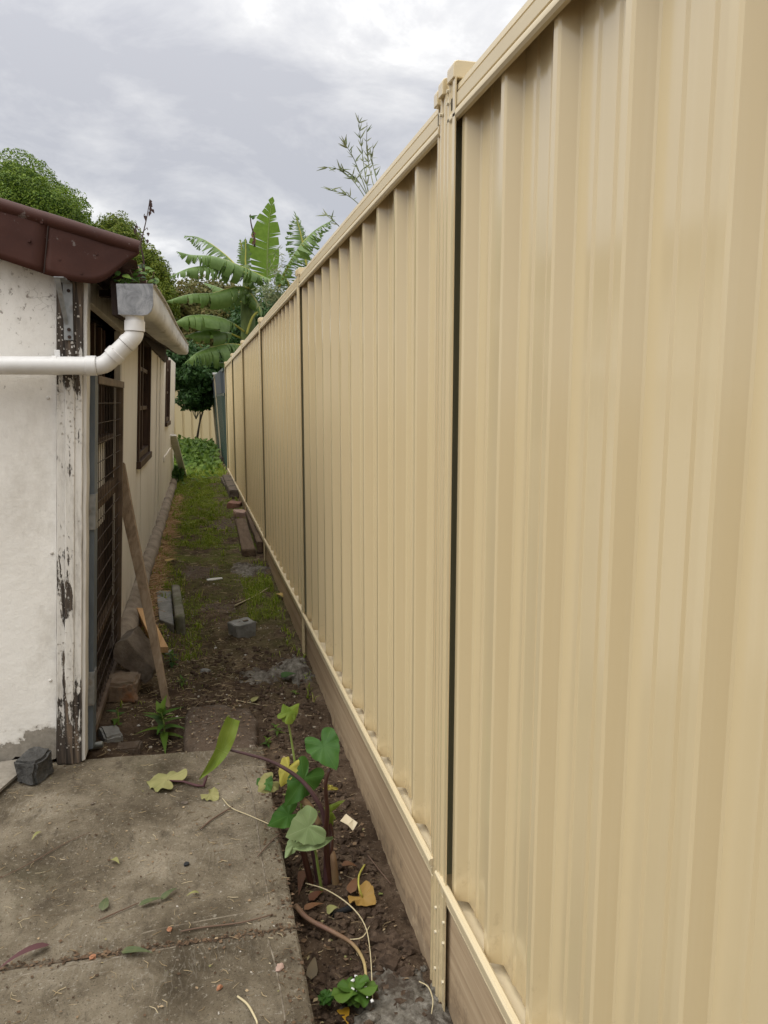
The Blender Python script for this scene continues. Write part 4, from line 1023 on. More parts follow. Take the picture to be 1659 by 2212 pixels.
# mortar spilled round the post feet
def spill(px, rx, ry, h, label, seed, m='wet_mortar', n=44, lumps=14):
    c = on_ground(*px); mb = MB(); rings = []
    for f in (1.12, 1.0, .86, .68, .48, .28, .1):
        ring = []
        for k in range(n):
            a = 2*math.pi*k/n; q = 1+.65*noise.noise(Vector((math.cos(a)*1.7+seed, math.sin(a)*1.7, seed)))+.40*noise.noise(Vector((math.cos(a)*5+seed, math.sin(a)*5, 1)))
            x, y = c.x+math.cos(a)*rx*f*q, c.y+math.sin(a)*ry*f*q
            z = ground_z(x, y) + h*(1-f*f)*(.75+.5*noise.noise(Vector((x*30, y*30, seed)))) - (.012 if f > 1 else 0) + (.006*noise.noise(Vector((x*80, y*80, 2))) if f < 1 else 0)
            ring.append(Vector((x, y, z)))
        rings.append(ring)
    mb.loft(rings, True, True)
    for i in range(lumps):
        a = random.uniform(0, 6.28); f = random.uniform(.2, 1.2); x, y = c.x+math.cos(a)*rx*f, c.y+math.sin(a)*ry*f
        ico(mb, Vector((x, y, ground_z(x, y)+h*.4*max(0, 1-f))), random.uniform(.006, .016))
    return tag(recentre(mb.build('mortar_spill', m, None, True, angle=60)), label, 'mortar')
ICO_V = None
def ico(mb, c, r, flat=.75, seed=None):
    global ICO_V
    if ICO_V is None:
        bm = bmesh.new(); bmesh.ops.create_icosphere(bm, subdivisions=2, radius=1); ICO_V = ([v.co.copy() for v in bm.verts], [tuple(v.index for v in f.verts) for f in bm.faces]); bm.free()
    s = random.uniform(0, 99); ca = random.uniform(0, 6.28); sx = random.uniform(.7, 1.3)
    vs = []
    for v in ICO_V[0]:
        k = r*(1+.55*noise.noise(v*1.4+Vector((s, 0, 0)))+.30*noise.noise(v*3.7+Vector((0, s, 0))))
        x, y = v.x*sx*k, v.y/sx*k
        vs.append(c+Vector((x*math.cos(ca)-y*math.sin(ca), x*math.sin(ca)+y*math.cos(ca), v.z*k*flat)))
    mb.add(vs, ICO_V[1], random.random())
spill((862, 2190), .115, .15, .022, 'rough grey mortar spill around the foot of the nearest double post', 1.3, lumps=60)
spill((640, 1445), .085, .16, .05, 'grey mortar heap at the foot of the second fence post', 4.1, lumps=26)
spill((572, 1468), .12, .09, .022, 'flat pale mortar smear left of the second fence post', 7.7, lumps=26)
spill((545, 1230), .13, .22, .022, 'grey mortar patch at the foot of the third fence post', 9.2, lumps=16)
spill((432, 1238), .17, .18, .010, 'worn concrete patch in the middle of the passage near the third post', 12.9, 'rough_concrete', lumps=14)
spill((482, 1133), .17, .30, .010, 'pale concrete patch in the grass beside the sleepers', 15.2, 'rough_concrete', lumps=8)
spill((470, 1312), .11, .12, .006, 'thin concrete patch in the grass behind the grey concrete brick', 19.2, 'rough_concrete', lumps=10)
# cream steel offcut in the garden strip
c = on_ground(752, 1778, .01)
of = thing('steel_offcut', c, 'small bent cream steel offcut on the soil beside the taro', 'offcut')
def D2(cx, cy): return 384+cx/2.749, 1453.8+cy/2.749
q = [atZ(*D2(*s_), z_) for s_, z_ in (((1000, 838), -.045), ((1042, 872), -.05), ((1012, 905), -.062), ((965, 880), -.055))]
r_ = [atZ(*D2(*s_), z_) for s_, z_ in (((1040, 868), -.05), ((1068, 890), -.055), ((1040, 938), -.075), ((1012, 905), -.062))]
for nm, pp in (('flange', q), ('web', r_)):
    mb = MB(); mb.add(pp, [(0, 1, 2, 3)]); o = mb.build(nm, 'cream_rail', of); s_ = o.modifiers.new('t', 'SOLIDIFY'); s_.thickness = .002
# black plastic pipe end in the soil
mb = MB(); mb.tube([on_ground(716, 1976, .008), on_ground(757, 1962, .008)], .009, 12); tag(recentre(mb.build('plastic_pipe', 'black_plastic', None, True, angle=50)), 'short black plastic pipe half buried in the garden strip', 'pipe')
# sticks, splinters, stems
def stick(name, m, pts, r, label, cat='stick', lift=.006, n=12, slab=False, rads=None, sq=1.):
    P = [(on_slab(x, y, lift) if slab else on_ground(x, y, lift)) for x, y in pts]
    P = spline(P, n) if len(P) > 1 else P
    if rads: rr = [rads[0]+(rads[1]-rads[0])*i/n for i in range(n+1)]
    else: rr = [r*(1-.5*abs(i/n-.4)) for i in range(n+1)]
    mb = MB(); mb.tube(P, rr, 6, True, sq)
    return tag(recentre(mb.build(name, m, None, True)), label, cat)
stick('timber_splinter', 'pale_straw', [(508, 1308), (545, 1291), (580, 1270)], .016, 'long pale timber splinter on the grass by the third bay', 'splinter', .012, sq=.4)
stick('timber_splinter', 'white_paint', [(447, 1253), (480, 1249)], .012, 'short whitish timber splinter on the worn concrete patch', 'splinter', .015, sq=.4)
stick('twig', 'twig', [(433, 1791), (458, 1770), (503, 1742)], .003, 'crooked brown twig on the far path slab below the taro leaf', 'twig', slab=True)
stick('dry_straw', 'pale_straw', [(480, 1724), (500, 1745), (540, 1762), (600, 1788)], .0016, 'thin straw stem trailing over the right edge of the path slab', 'straw', slab=True)
stick('twig', 'twig', [(0, 1897), (70, 1862), (140, 1822), (196, 1797)], .0014, 'long thin dark twig across the left of the far path slab', 'twig', slab=True)
stick('twig', 'twig', [(212, 1989), (240, 1976), (300, 1950)], .002, 'thin stalk joined to the green leaf on the path slab', 'twig', slab=True)
stick('twig', 'twig', [(556, 1850), (578, 1826), (605, 1800)], .002, 'short dark twig at the right edge of the path slab', 'twig', slab=True)
stick('dry_straw', 'pale_straw', [(513, 2152), (535, 2170), (552, 2200), (556, 2212)], .0028, 'pale forked straw stem on the near path slab', 'straw', slab=True)
stick('twig', 'twig', [(390, 2012), (440, 2003), (520, 1993), (590, 1975)], .0022, 'reddish twig lying along the seam between the path slabs', 'twig', slab=True)
stick('fallen_taro', 'stem_fade', [(638, 1957), (665, 1985), (722, 2015), (762, 2040), (785, 2075), (792, 2118)], .012, 'thick fallen taro stem arching across the garden strip', 'taro', .03, 20, rads=(.0085, .0035))
stick('dry_vine', 'pale_straw', [(660, 1908), (705, 1922), (755, 1955), (788, 1998), (800, 2060), (805, 2158)], .0019, 'thin pale vine curling through the garden strip soil', 'vine', .035, 20)
stick('dry_vine', 'pale_straw', [(905, 2120), (925, 2132), (935, 2160), (932, 2190)], .0018, 'short curled straw vine on the mortar by the nearest post', 'vine', .03, 12)
stick('dry_vine', 'pale_straw', [(750, 2030), (782, 2025), (800, 1998)], .0018, 'wispy pale tendril crossing the fallen taro stem', 'vine', .025, 10)
stick('dry_straw', 'pale_straw', [(444, 1516), (500, 1512), (560, 1522)], .002, 'pale straw stalk along the back edge of the rough slab', 'straw', .006)
stick('twig', 'twig', [(795, 1848), (820, 1880), (845, 1910)], .0022, 'thin dark twig on the soil near the fence plinth', 'twig', .012)

# ------------------------------------------------------------------ leaves
def lance(mb, a, b, nrm, w, fold=.25, sag=0., n=5, uvs=None, r=None, shape=.45):
    a, b = Vector(a), Vector(b); t = b-a; L_ = t.length
    if L_ < 1e-5: return
    t /= L_; nrm = Vector(nrm); nrm = (nrm-t*nrm.dot(t))
    nrm = nrm.normalized() if nrm.length > 1e-4 else t.orthogonal().normalized()
    s = t.cross(nrm); vs = []; fs = []
    for i in range(n+1):
        f = i/n; ww = w*(math.sin(math.pi*f**shape) if 0 < f < 1 else 0)*.5 + .0004
        c = a + t*(L_*f) - Vector((0, 0, sag*4*f*(1-f) if sag < 0 else sag*f*f))
        vs += [c-s*ww+nrm*ww*fold, c, c+s*ww+nrm*ww*fold]
        if uvs is not None: uvs += [(f, -1 if i not in (0, n) else 0), (f, 0), (f, 1 if i not in (0, n) else 0)]
    for i in range(n):
        b0 = i*3; fs += [(b0, b0+1, b0+4, b0+3), (b0+1, b0+2, b0+5, b0+4)]
    mb.add(vs, fs, r)
def fallen_leaf(pa, pb, w, m, label, slab=True, lift=.008, cat='leaf', nrm=(0, 0, 1), sag=-.006, name='fallen_leaf', zz=None):
    A = on_slab(*pa, lift) if slab else on_ground(*pa, lift); B = on_slab(*pb, lift) if slab else on_ground(*pb, lift)
    if zz: A.z += zz[0]; B.z += zz[1]
    mb = MB(); uv = []; lance(mb, A, B, nrm, w, .18, sag, 9, uv)
    return tag(recentre(mb.build(name, m, None, True, uv=uv)), label, cat)
fallen_leaf((300, 1956), (358, 1940), .019, 'slab_leaf', 'long green leaf with yellow edge in the middle of the path slab')
fallen_leaf((348, 1944), (384, 1918), .018, 'slab_leaf', 'curled dark green leaf right of the long green leaf')
fallen_leaf((222, 1967), (232, 1938), .024, 'slab_leaf', 'small upright grey green leaf left of the long green leaf')
fallen_leaf((262, 2056), (330, 2058), .024, 'slab_leaf', 'green leaf lying on the seam between the path slabs')
fallen_leaf((108, 2040), (-8, 2098), .022, 'leaf_maroon', 'dried maroon leaf at the left edge of the path slabs', sag=-.014)
fallen_leaf((672, 2116), (680, 2066), .028, 'leaf_greybrown', 'grey brown leaf on the soil at the slab edge', False)
fallen_leaf((738, 2178), (752, 2214), .030, 'leaf_orange', 'orange yellow leaf on the soil beside the nearest mortar', False)
fallen_leaf((655, 1880), (645, 1935), .026, 'leaf_dryred', 'dry red brown leaf left of the taro base', False, .02)
fallen_leaf((668, 1945), (700, 1925), .03, 'leaf_dryred', 'curled tan leaf just below the taro base', False, .02)
fallen_leaf((738, 1868), (772, 1872), .026, 'leaf_dryred', 'curled rusty leaf right of the taro base', False, .02)
fallen_leaf((757, 1930), (770, 1895), .03, 'leaf_dryred', 'dark red dry leaf above the yellow withered leaf', False, .02)
fallen_leaf((657, 1965), (700, 1952), .024, 'leaf_dryred', 'long dry leaf beside the thick fallen stem', False, .016)
fallen_leaf((706, 1972), (730, 1960), .035, 'taro_withered', 'wilted pale green leaf by the black plastic pipe', False, .02)
fallen_leaf((360, 1213), (380, 1207), .06, 'leaf_ochre', 'yellow scrap of leaf in the grass near the shed wall', False, .03)
fallen_leaf((600, 1282), (612, 1290), .05, 'leaf_ochre', 'tan leaf standing in the grass at the fence plinth', False, .04)
fallen_leaf((608, 1463), (640, 1455), .07, 'leaf_dark', 'dark crumpled leaf on the mortar at the second post', False, .03)
fallen_leaf((545, 1516), (560, 1505), .03, 'taro_withered', 'small grey green leaf behind the rough slab', False, .02)
fallen_leaf((242, 1856), (258, 1866), .018, 'taro_withered', 'tiny pale leaf on the left of the far path slab')
fallen_leaf((88, 1806-10), (68, 1815), .012, 'taro_withered', 'tiny green leaf scrap near the charcoal brick')
fallen_leaf((430, 1948-20), (402, 1936), .010, 'taro_withered', 'tiny pale leaf beside the curled dark green leaf')

def heart_leaf(mb, A, T, N, width, uvs, wav=.04, cup=.12, fold=.0, drop=.1, r=None, lob=.36):
    # peltate heart leaf: A stalk point, T tip, N upper side
    A, T = Vector(A), Vector(T); t = (T-A); L_ = t.length; t /= L_
    N = Vector(N); N = (N-t*N.dot(t)).normalized(); s = t.cross(N)
    half = [(1.02, 0), (.80, .165), (.50, .345), (.15, .49), (-.20, .56), (-.48, .51), (-.64, .36), (-.60, .20), (-.40, .07), (-.20, .0)]
    h2 = [Vector((x, y, 0)) for x, y in half]; h2 = spline(h2, 24)
    outl = [(p.x, p.y) for p in h2] + [(p.x, -p.y) for p in h2[-2:0:-1]]
    rings = (0, .18, .4, .62, .82, 1.); n = len(outl); vs = []; fs = []
    sd = random.uniform(0, 50)
    for f in rings:
        for k in range(n):
            ox, oy = outl[k]; a = math.atan2(oy, ox); rad = math.hypot(ox, oy); ca, sa = math.cos(a), math.sin(a)
            rp = 1+.035*math.sin(a*9+sd)*f
            x = ox*L_*f*rp; y = oy*L_*f*rp*width/.62
            edge = f*f
            z = -cup*L_*edge*sa*sa + wav*L_*edge*math.sin(a*7+sd)*.5 + wav*1.3*L_*edge*noise.noise(Vector((ca*2+sd, sa*2, f))) - drop*L_*max(0, ox)*f*f*1.3 + fold*L_*abs(y/L_) + .10*abs(y)
            vs.append(A+t*x+s*y+N*z)
            uvs.append((ca*rad*f, sa*rad*f))
    for i in range(len(rings)-1):
        for k in range(n): fs.append((i*n+k, i*n+(k+1) % n, (i+1)*n+(k+1) % n, (i+1)*n+k))
    mb.add(vs, fs, r)
def build_taro():
    base = on_ground(704, 1908)
    t = thing('taro_plant', base, 'taro plant with heart shaped leaves growing in the soil between path and fence', 'plant')
    def P(cx, cy, Y): return atY(*D2(cx, cy), Y)
    B = base+Vector((0, .0, -.02)); Yb = base.y
    def stalk(pts, r0, r1, m, n=16):
        r0 *= .78; r1 *= .85
        pp = spline(pts, n); mb = MB(); mb.tube(pp, [r0+(r1-r0)*i/n for i in range(n+1)], 9); return mb.build('stalk', m, t, True)
    def leaf(A, T, N, w, m, **k):
        mb = MB(); uv = []; heart_leaf(mb, A, T, N, w, uv, **k); return mb.build('leaf', m, t, True, uv=uv)
    # arching stalk to the folded yellow-green leaf over the path
    a1 = P(305, 455, Yb+.06)
    stalk([B+Vector((.0, 0, 0)), P(885, 1050, Yb), P(872, 860, Yb), P(800, 715, Yb+.01), P(700, 610, Yb+.03), P(540, 520, Yb+.05), a1], .0135, .0045, 'taro_purple', 24)
    mb = MB(); uv = []
    # a leaf blade seen nearly edge on: long, narrow, rippled
    def blade(path, ws, nrm, name, m):
        mb = MB(); n = 16; pp = spline(path, n); vs = []; fs = []; uv = []
        for i, p in enumerate(pp):
            f = i/n; w = spline([Vector((q, 0, 0)) for q in ws], n)[i].x
            tt = (pp[min(i+1, n)]-pp[max(i-1, 0)]).normalized(); s = tt.cross(nrm).normalized()
            for k, c in enumerate((-1, -.5, 0, .5, 1)):
                vs.append(p+s*w*c+nrm*(.012*abs(c)+.006*math.sin(f*17+c*2))); uv.append((f-.5, c*.3))
        for i in range(n):
            for k in range(4): fs.append((i*5+k, i*5+k+1, i*5+k+6, i*5+k+5))
        mb.add(vs, fs); return mb.build(name, m, t, True, uv=uv)
    nv = (EYEV-a1).normalized()
    blade([P(128, 632, Yb+.02), P(205, 545, Yb+.04), P(262, 462, Yb+.05), P(295, 370, Yb+.06), P(330, 272, Yb+.07)], [.001, .0135, .020, .024, .020], nv, 'leaf', 'taro_bright')
    # dark leaf on maroon stalk
    stalk([B+Vector((.012, .0, 0)), P(880, 1000, Yb-.01), P(888, 820, Yb-.02), P(878, 660, Yb-.03), P(905, 565, Yb-.03)], .012, .0055, 'taro_red')
    a2 = P(930, 470, Yb-.01)
    leaf(P(868, 435, Yb-.0), P(938, 566, Yb-.06), (-.25, -.62, .74), .72, 'taro_dark', wav=.10, cup=.10, drop=.12)
    # sprout with small bright leaf
    stalk([B+Vector((-.05, .06, 0)), P(735, 800, Yb+.07), P(700, 560, Yb+.09), P(670, 370, Yb+.10), P(648, 252, Yb+.10)], .006, .003, 'taro_green')
    leaf(P(660, 240, Yb+.10), P(722, 175, Yb+.14), (-.3, -.75, .4), .5, 'taro_bright', cup=.3)
    leaf(P(650, 245, Yb+.10), P(628, 180, Yb+.12), (.2, -.8, .4), .7, 'taro_bright', cup=.1)
    # yellow leaf and dark blades behind
    leaf(P(655, 570, Yb+.07), P(612, 672, Yb+.04), (-.2, -.75, .55), .62, 'taro_yellow', wav=.16)
    leaf(P(748, 630, Yb+.05), P(645, 790, Yb+.0), (.1, -.85, .45), .60, 'taro_dark', wav=.10)
    leaf(P(655, 845, Yb+.02), P(540, 900, Yb-.02), (0, -.6, .75), .62, 'taro_dark', wav=.12)
    leaf(P(540, 655, Yb+.05), P(480, 700, Yb+.02), (0, -.7, .6), .8, 'taro_withered', wav=.2)
    leaf(P(520, 650, Yb+.05), P(550, 700, Yb+.02), (0, -.7, .6), .8, 'taro_dark', wav=.2)
    # pale leaf, back towards the viewer, and the curled one below
    stalk([B+Vector((-.015, -.03, 0)), P(832, 1150, Yb-.05), P(815, 1050, Yb-.06), P(772, 925, Yb-.075)], .006, .0032, 'taro_green')
    leaf(P(772, 915, Yb-.08), P(645, 972, Yb-.06), (.02, -.90, .42), .86, 'taro_pale', wav=.09, cup=.06, drop=.0)
    blade([P(685, 1040, Yb-.06), P(760, 1035, Yb-.08), P(850, 1008, Yb-.09), P(922, 978, Yb-.08)], [.003, .011, .013, .003], (EYEV-base).normalized(), 'leaf', 'taro_pale')
    leaf(P(690, 1015, Yb-.02), P(640, 1095, Yb-.05), (.1, -.8, .5), .5, 'taro_pale', wav=.16)
    leaf(P(905, 840, Yb+.03), P(940, 870, Yb+.02), (0, -.8, .5), .5, 'taro_bright')
    leaf(P(905, 800, Yb+.04), P(1000, 745, Yb+.06), (0, -.6, .75), .22, 'taro_bright')
    leaf(P(905, 870, Yb+.02), P(918, 920, Yb+.02), (0, -.8, .5), .5, 'taro_bright')
    leaf(P(905, 680, Yb+.05), P(962, 690, Yb+.05), (0, -.8, .5), .3, 'taro_yellow', wav=.3)
    # leaf bases and the cut stump
    stalk([B+Vector((-.04, 0, 0)), P(745, 1060, Yb-.01), P(722, 985, Yb)], .013, .010, 'taro_red')
    stalk([B+Vector((.02, .01, 0)), P(905, 1060, Yb), P(912, 960, Yb+.02), P(895, 850, Yb+.03)], .014, .008, 'taro_red')
    stalk([B+Vector((-.02, .01, 0)), P(800, 1040, Yb), P(760, 960, Yb+.01)], .010, .008, 'taro_purple')
    stalk([P(840, 900, Yb+.02), P(770, 780, Yb+.03), P(665, 705, Yb+.04)], .012, .0125, 'stem_fade')
    stalk([B+Vector((.03, -.0, 0.0)), P(925, 1120, Yb-.01), P(915, 1060, Yb)], .016, .010, 'stem_fade')
build_taro()
def withered(px, r, m, label, n=4, dz=.03, tw=0):
    c = on_ground(*px, dz); t = thing('withered_leaf', on_ground(*px), label, 'leaf')
    mb = MB(); uv = []
    heart_leaf(mb, c, c+Vector((r*.6, -r*.7, -.01)), (0, -.35, .9), 1., uv, wav=.22, cup=-.25, drop=-.15)
    mb.build('blade', m, t, True, uv=uv)
    return t, c
t_, c_ = withered((783, 1938), .050, 'leaf_ochre', 'crumpled yellow withered leaf on the soil near the fence plinth')
mb = MB(); mb.tube(spline([c_, on_ground(775, 1915, .05), on_ground(776, 1890, .05), on_ground(788, 1868, .02)], 10), .003, 6); mb.build('stalk', 'yellow_stalk', t_, True)
# dead taro leaf with its stalk on the path slab
c = on_slab(350, 1683, .014)
t_ = thing('dead_taro_leaf', on_slab(350, 1683, 0), 'dry olive heart shaped leaf with bent stalk on the far path slab', 'leaf')
mb = MB(); uv = []; heart_leaf(mb, on_slab(358, 1684, .016), on_slab(316, 1678, .006), (0, -.1, 1), .8, uv, wav=.12, cup=.1, drop=.05)
mb.build('blade', 'taro_withered', t_, True, uv=uv)
mb = MB(); mb.tube([on_slab(362, 1686, .016), on_slab(395, 1688, .012), on_slab(425, 1697, .008), on_slab(440, 1698, .008), on_slab(447, 1675, .04)], [.003, .004, .0045, .005, .005], 7); mb.build('stalk', 'leaf_maroon', t_, True)
t_ = thing('dead_taro_leaf', on_slab(455, 1714, 0), 'small pale crumpled leaf under the folded taro leaf', 'leaf')
mb = MB(); uv = []; heart_leaf(mb, on_slab(455, 1716, .012), on_slab(472, 1726, .006), (0, -.1, 1), 1.0, uv, wav=.25); mb.build('blade', 'taro_withered', t_, True, uv=uv)
# low seedling at the near mortar
def seedling():
    c = on_ground(766, 2150)
    t = thing('seedling', c, 'low lobed green seedling dusted with cement beside the nearest mortar', 'plant')
    for (px, pt, w) in (((762, 2135), (735, 2130), .9), ((765, 2135), (755, 2108), .9), ((770, 2138), (795, 2112), .8), ((764, 2148), (752, 2172), .8), ((770, 2145), (800, 2150), .8), ((768, 2150), (775, 2178), .9)):
        mb = MB(); uv = []; A = on_ground(*px, .05); T = on_ground(*pt, .03)
        heart_leaf(mb, A, T, (0, -.35, .9), w, uv, wav=.16, cup=.1); mb.build('leaf', 'leaf_mid', t, True, uv=uv)
    mb = MB(); mb.tube([c, on_ground(766, 2140, .05)], .004, 6); mb.build('stem', 'taro_green', t)
    mb = MB()
    for i in range(26):
        q = on_ground(768+random.gauss(4, 14), 2138+random.gauss(0, 12), .052); ico(mb, q, random.uniform(.0015, .005))
    o = mb.build('cement_dust', 'crumb_white', t); o['kind'] = 'stuff'
    c = on_ground(704, 2178); t = thing('seedling', c, 'tiny dark green seedling at the slab edge near the bottom', 'plant')
    for k in range(5):
        a = k*1.26; mb = MB(); uv = []; heart_leaf(mb, c+Vector((0, 0, .03)), c+Vector((math.cos(a)*.022, math.sin(a)*.022, .025)), (0, -.2, 1), .9, uv, wav=.2); mb.build('leaf', 'taro_dark', t, True, uv=uv)
seedling()

# weed with long leaves behind the path slab
def herb(px, h, n, ll, w, label, m='leaf_mid', m2=None, seed=1, name='weed_plant', spread=1.):
    rnd = random.Random(seed); c = on_ground(*px); t = thing(name, c, label, 'plant')
    tipp = c+Vector((rnd.uniform(-.02, .02), 0, h)); mb = MB(); mb.tube([c-Vector((0, 0, .02)), c.lerp(tipp, .5)+Vector((.006, 0, 0)), tipp], [.004, .0035, .002], 6); mb.build('stem', 'taro_green', t)
    for i in range(n):
        f = (i+.5)/n; a = i*2.4+rnd.uniform(-.3, .3); s = ll*(1.1-.45*f)*rnd.uniform(.75, 1.15)
        b = c.lerp(tipp, .15+.85*f); el = .9*f-.15+rnd.uniform(-.2, .2)
        d = Vector((math.cos(a)*math.cos(el)*spread, math.sin(a)*math.cos(el)*spread, math.sin(el)))
        mb = MB(); lance(mb, b, b+d*s, (0, 0, 1), w*rnd.uniform(.8, 1.2), .3, s*.35*(1-f)+.003, 7)
        mb.build('leaf', m2 if (m2 and rnd.random() < .4) else m, t, True)
    return t
herb((356, 1598), .13, 17, .115, .030, 'leafy green weed with long pointed leaves behind the path slab', 'leaf_mid', 'leaf_bright', 3)
herb((253, 1578), .10, 6, .06, .024, 'thin green weed beside the mesh gate bottom', 'leaf_mid', 'leaf_dark', 5)
herb((286, 1408), .05, 9, .10, .010, 'grassy green tuft beside the white crockery', 'leaf_bright', 'leaf_mid', 8)
herb((372, 1440), .07, 12, .05, .026, 'small broad-leaved weed at the foot of the leaning stake', 'leaf_mid', 'leaf_dark', 9)
herb((392, 1500-20), .03, 8, .05, .014, 'low green weed in the straw right of the leaning stake', 'leaf_mid', 'leaf_dark', 19)
herb((578, 1612), .03, 10, .035, .012, 'low spindly weed at the far right corner of the path slab', 'leaf_mid', 'leaf_bright', 12)
herb((600, 1585), .035, 10, .04, .010, 'low weed on the soil behind the path slab corner', 'leaf_mid', 'leaf_bright', 13)
herb((640, 1500), .02, 6, .025, .010, 'tiny weed on the bare soil near the second bay', 'leaf_bright', None, 14)

# ------------------------------------------------------------------ plants in the gutter
def gutter_weeds():
    c = atY(300, 612, 2.85); t = thing('gutter_weed', c, 'leafy weed with a dead stalk growing out of the gutter end', 'plant')
    def C1(cx, cy): return (180+cx/2.602)/1.8228, (1050+cy/2.602)/1.8228
    rnd = random.Random(4)
    st = [((990, 150), (985, -30)), ((890, 150), (860, 30)), ((1060, 150), (1110, 60)), ((800, 150), (770, 90))]
    for (x0, y0), (x1, y1) in st:
        mb = MB(); a, b = atY(*C1(x0, y0), 2.86), atY(*C1(x1, y1), 2.84); mb.tube([a, a.lerp(b, .5)+Vector((.004, 0, 0)), b], .0022, 5); mb.build('stem', 'twig', t)
    for i in range(46):
        x = rnd.choice([rnd.uniform(720, 860), rnd.uniform(840, 1050), rnd.uniform(990, 1150)]); y = rnd.uniform(10, 165) if 860 < x < 1060 else rnd.uniform(85, 165)
        p = atY(*C1(x, y), 2.80+rnd.uniform(0, .14)); s = rnd.uniform(.022, .04)
        a = rnd.uniform(0, 6.28); d = Vector((math.cos(a), math.sin(a)*.6-.3, rnd.uniform(-.5, .5))).normalized()
        mb = MB(); lance(mb, p, p+d*s, (rnd.uniform(-.4, .4), -.5, .8), s*.62, .15, s*.2, 5, shape=.6); mb.build('leaf', rnd.choice(['leaf_bright', 'leaf_mid', 'leaf_mid', 'leaf_dark']), t, True)
    # dead stalk: points measured at 1659 px
    def k(x, y): return atY(x, y, 2.86)
    main = [k(312, 606), k(310, 560), k(304, 530), k(309, 505), k(317, 470), k(324, 430)]
    mb = MB(); mb.tube(spline(main, 18), [.0036-.0024*i/18 for i in range(19)], 6)
    for a, b, c_ in (((309, 512), (300, 500), (295, 484)), ((306, 525), (296, 508), (292, 500)), ((315, 478), (311, 466), (313, 462)), ((312, 498), (318, 492), (319, 497))): mb.tube(spline([k(*a), k(*b), k(*c_)], 6), .0012, 5)
    mb.build('dead_stalk', 'dead_stalk', t)
    for (x, y) in ((326, 432), (328, 442), (326, 448), (325, 456), (327, 437), (296, 487), (293, 494), (313, 465), (320, 502), (319, 517), (328, 452)):
        p = k(x, y); mb = MB(); lance(mb, p, p+Vector((rnd.uniform(-.008, .008), 0, -rnd.uniform(.012, .02))), (0, -1, 0), .010, .4, 0, 4); mb.build('dead_leaf', 'dead_stalk', t)
gutter_weeds()

# ------------------------------------------------------------------ bamboo over the fence
def bamboo():
    base = Vector((1.05, 4.6, 0))
    t = thing('bamboo', base, 'thin bamboo shoots with narrow leaves rising above the fence', 'bamboo')
    rnd = random.Random(11); Y = 4.9
    def k(cx, cy): return atY(cx/1.89*1.0, cy/1.89, Y+rnd.uniform(-.1, .1))
    stems = [([(1545, 1000), (1500, 770), (1478, 620), (1462, 470)], 15), ([(1540, 900), (1470, 775), (1400, 700), (1322, 680)], 12), ([(1530, 900), (1430, 805), (1340, 772)], 9), ([(1520, 850), (1450, 660), (1400, 575)], 10), ([(1540, 820), (1500, 640), (1498, 500)], 10), ([(1560, 820), (1520, 660), (1525, 600)], 8),
             ([(1420, 960), (1360, 900), (1315, 868)], 6), ([(1500, 800), (1455, 730), (1400, 690)], 8)]
    for pts, nl in stems:
        P = [k(*p) for p in pts]; n = 14; sp = spline(P, n); mb = MB(); mb.tube(sp, [.0035-.0022*i/n for i in range(n+1)], 5); mb.build('cane', 'leaf_bamboo', t)
        mb = MB()
        for i in range(int(nl*2.2)):
            f = rnd.uniform(.3, 1); q = sp[min(int(f*n), n)]; tt = (sp[min(int(f*n)+1, n)]-sp[max(int(f*n)-1, 0)]).normalized()
            d = (tt*rnd.uniform(.3, 1.)+Vector((rnd.uniform(-.9, .9), rnd.uniform(-.5, .5), rnd.uniform(-.3, .5)))).normalized()
            s = rnd.uniform(.035, .075); lance(mb, q, q+d*s, (rnd.uniform(-.6, .6), -1, rnd.uniform(-.2, .8)), s*.13, .2, .004, 4)
        mb.build('leaf_spray', 'leaf_bamboo', t)
    mb = MB(); P = [Vector((1.05, 4.75, -.1)), Vector((1.02, 4.8, 1.0)), k(1545, 1000)]; mb.tube(spline(P, 8), .006, 6); mb.build('cane', 'leaf_bamboo', t)
bamboo()

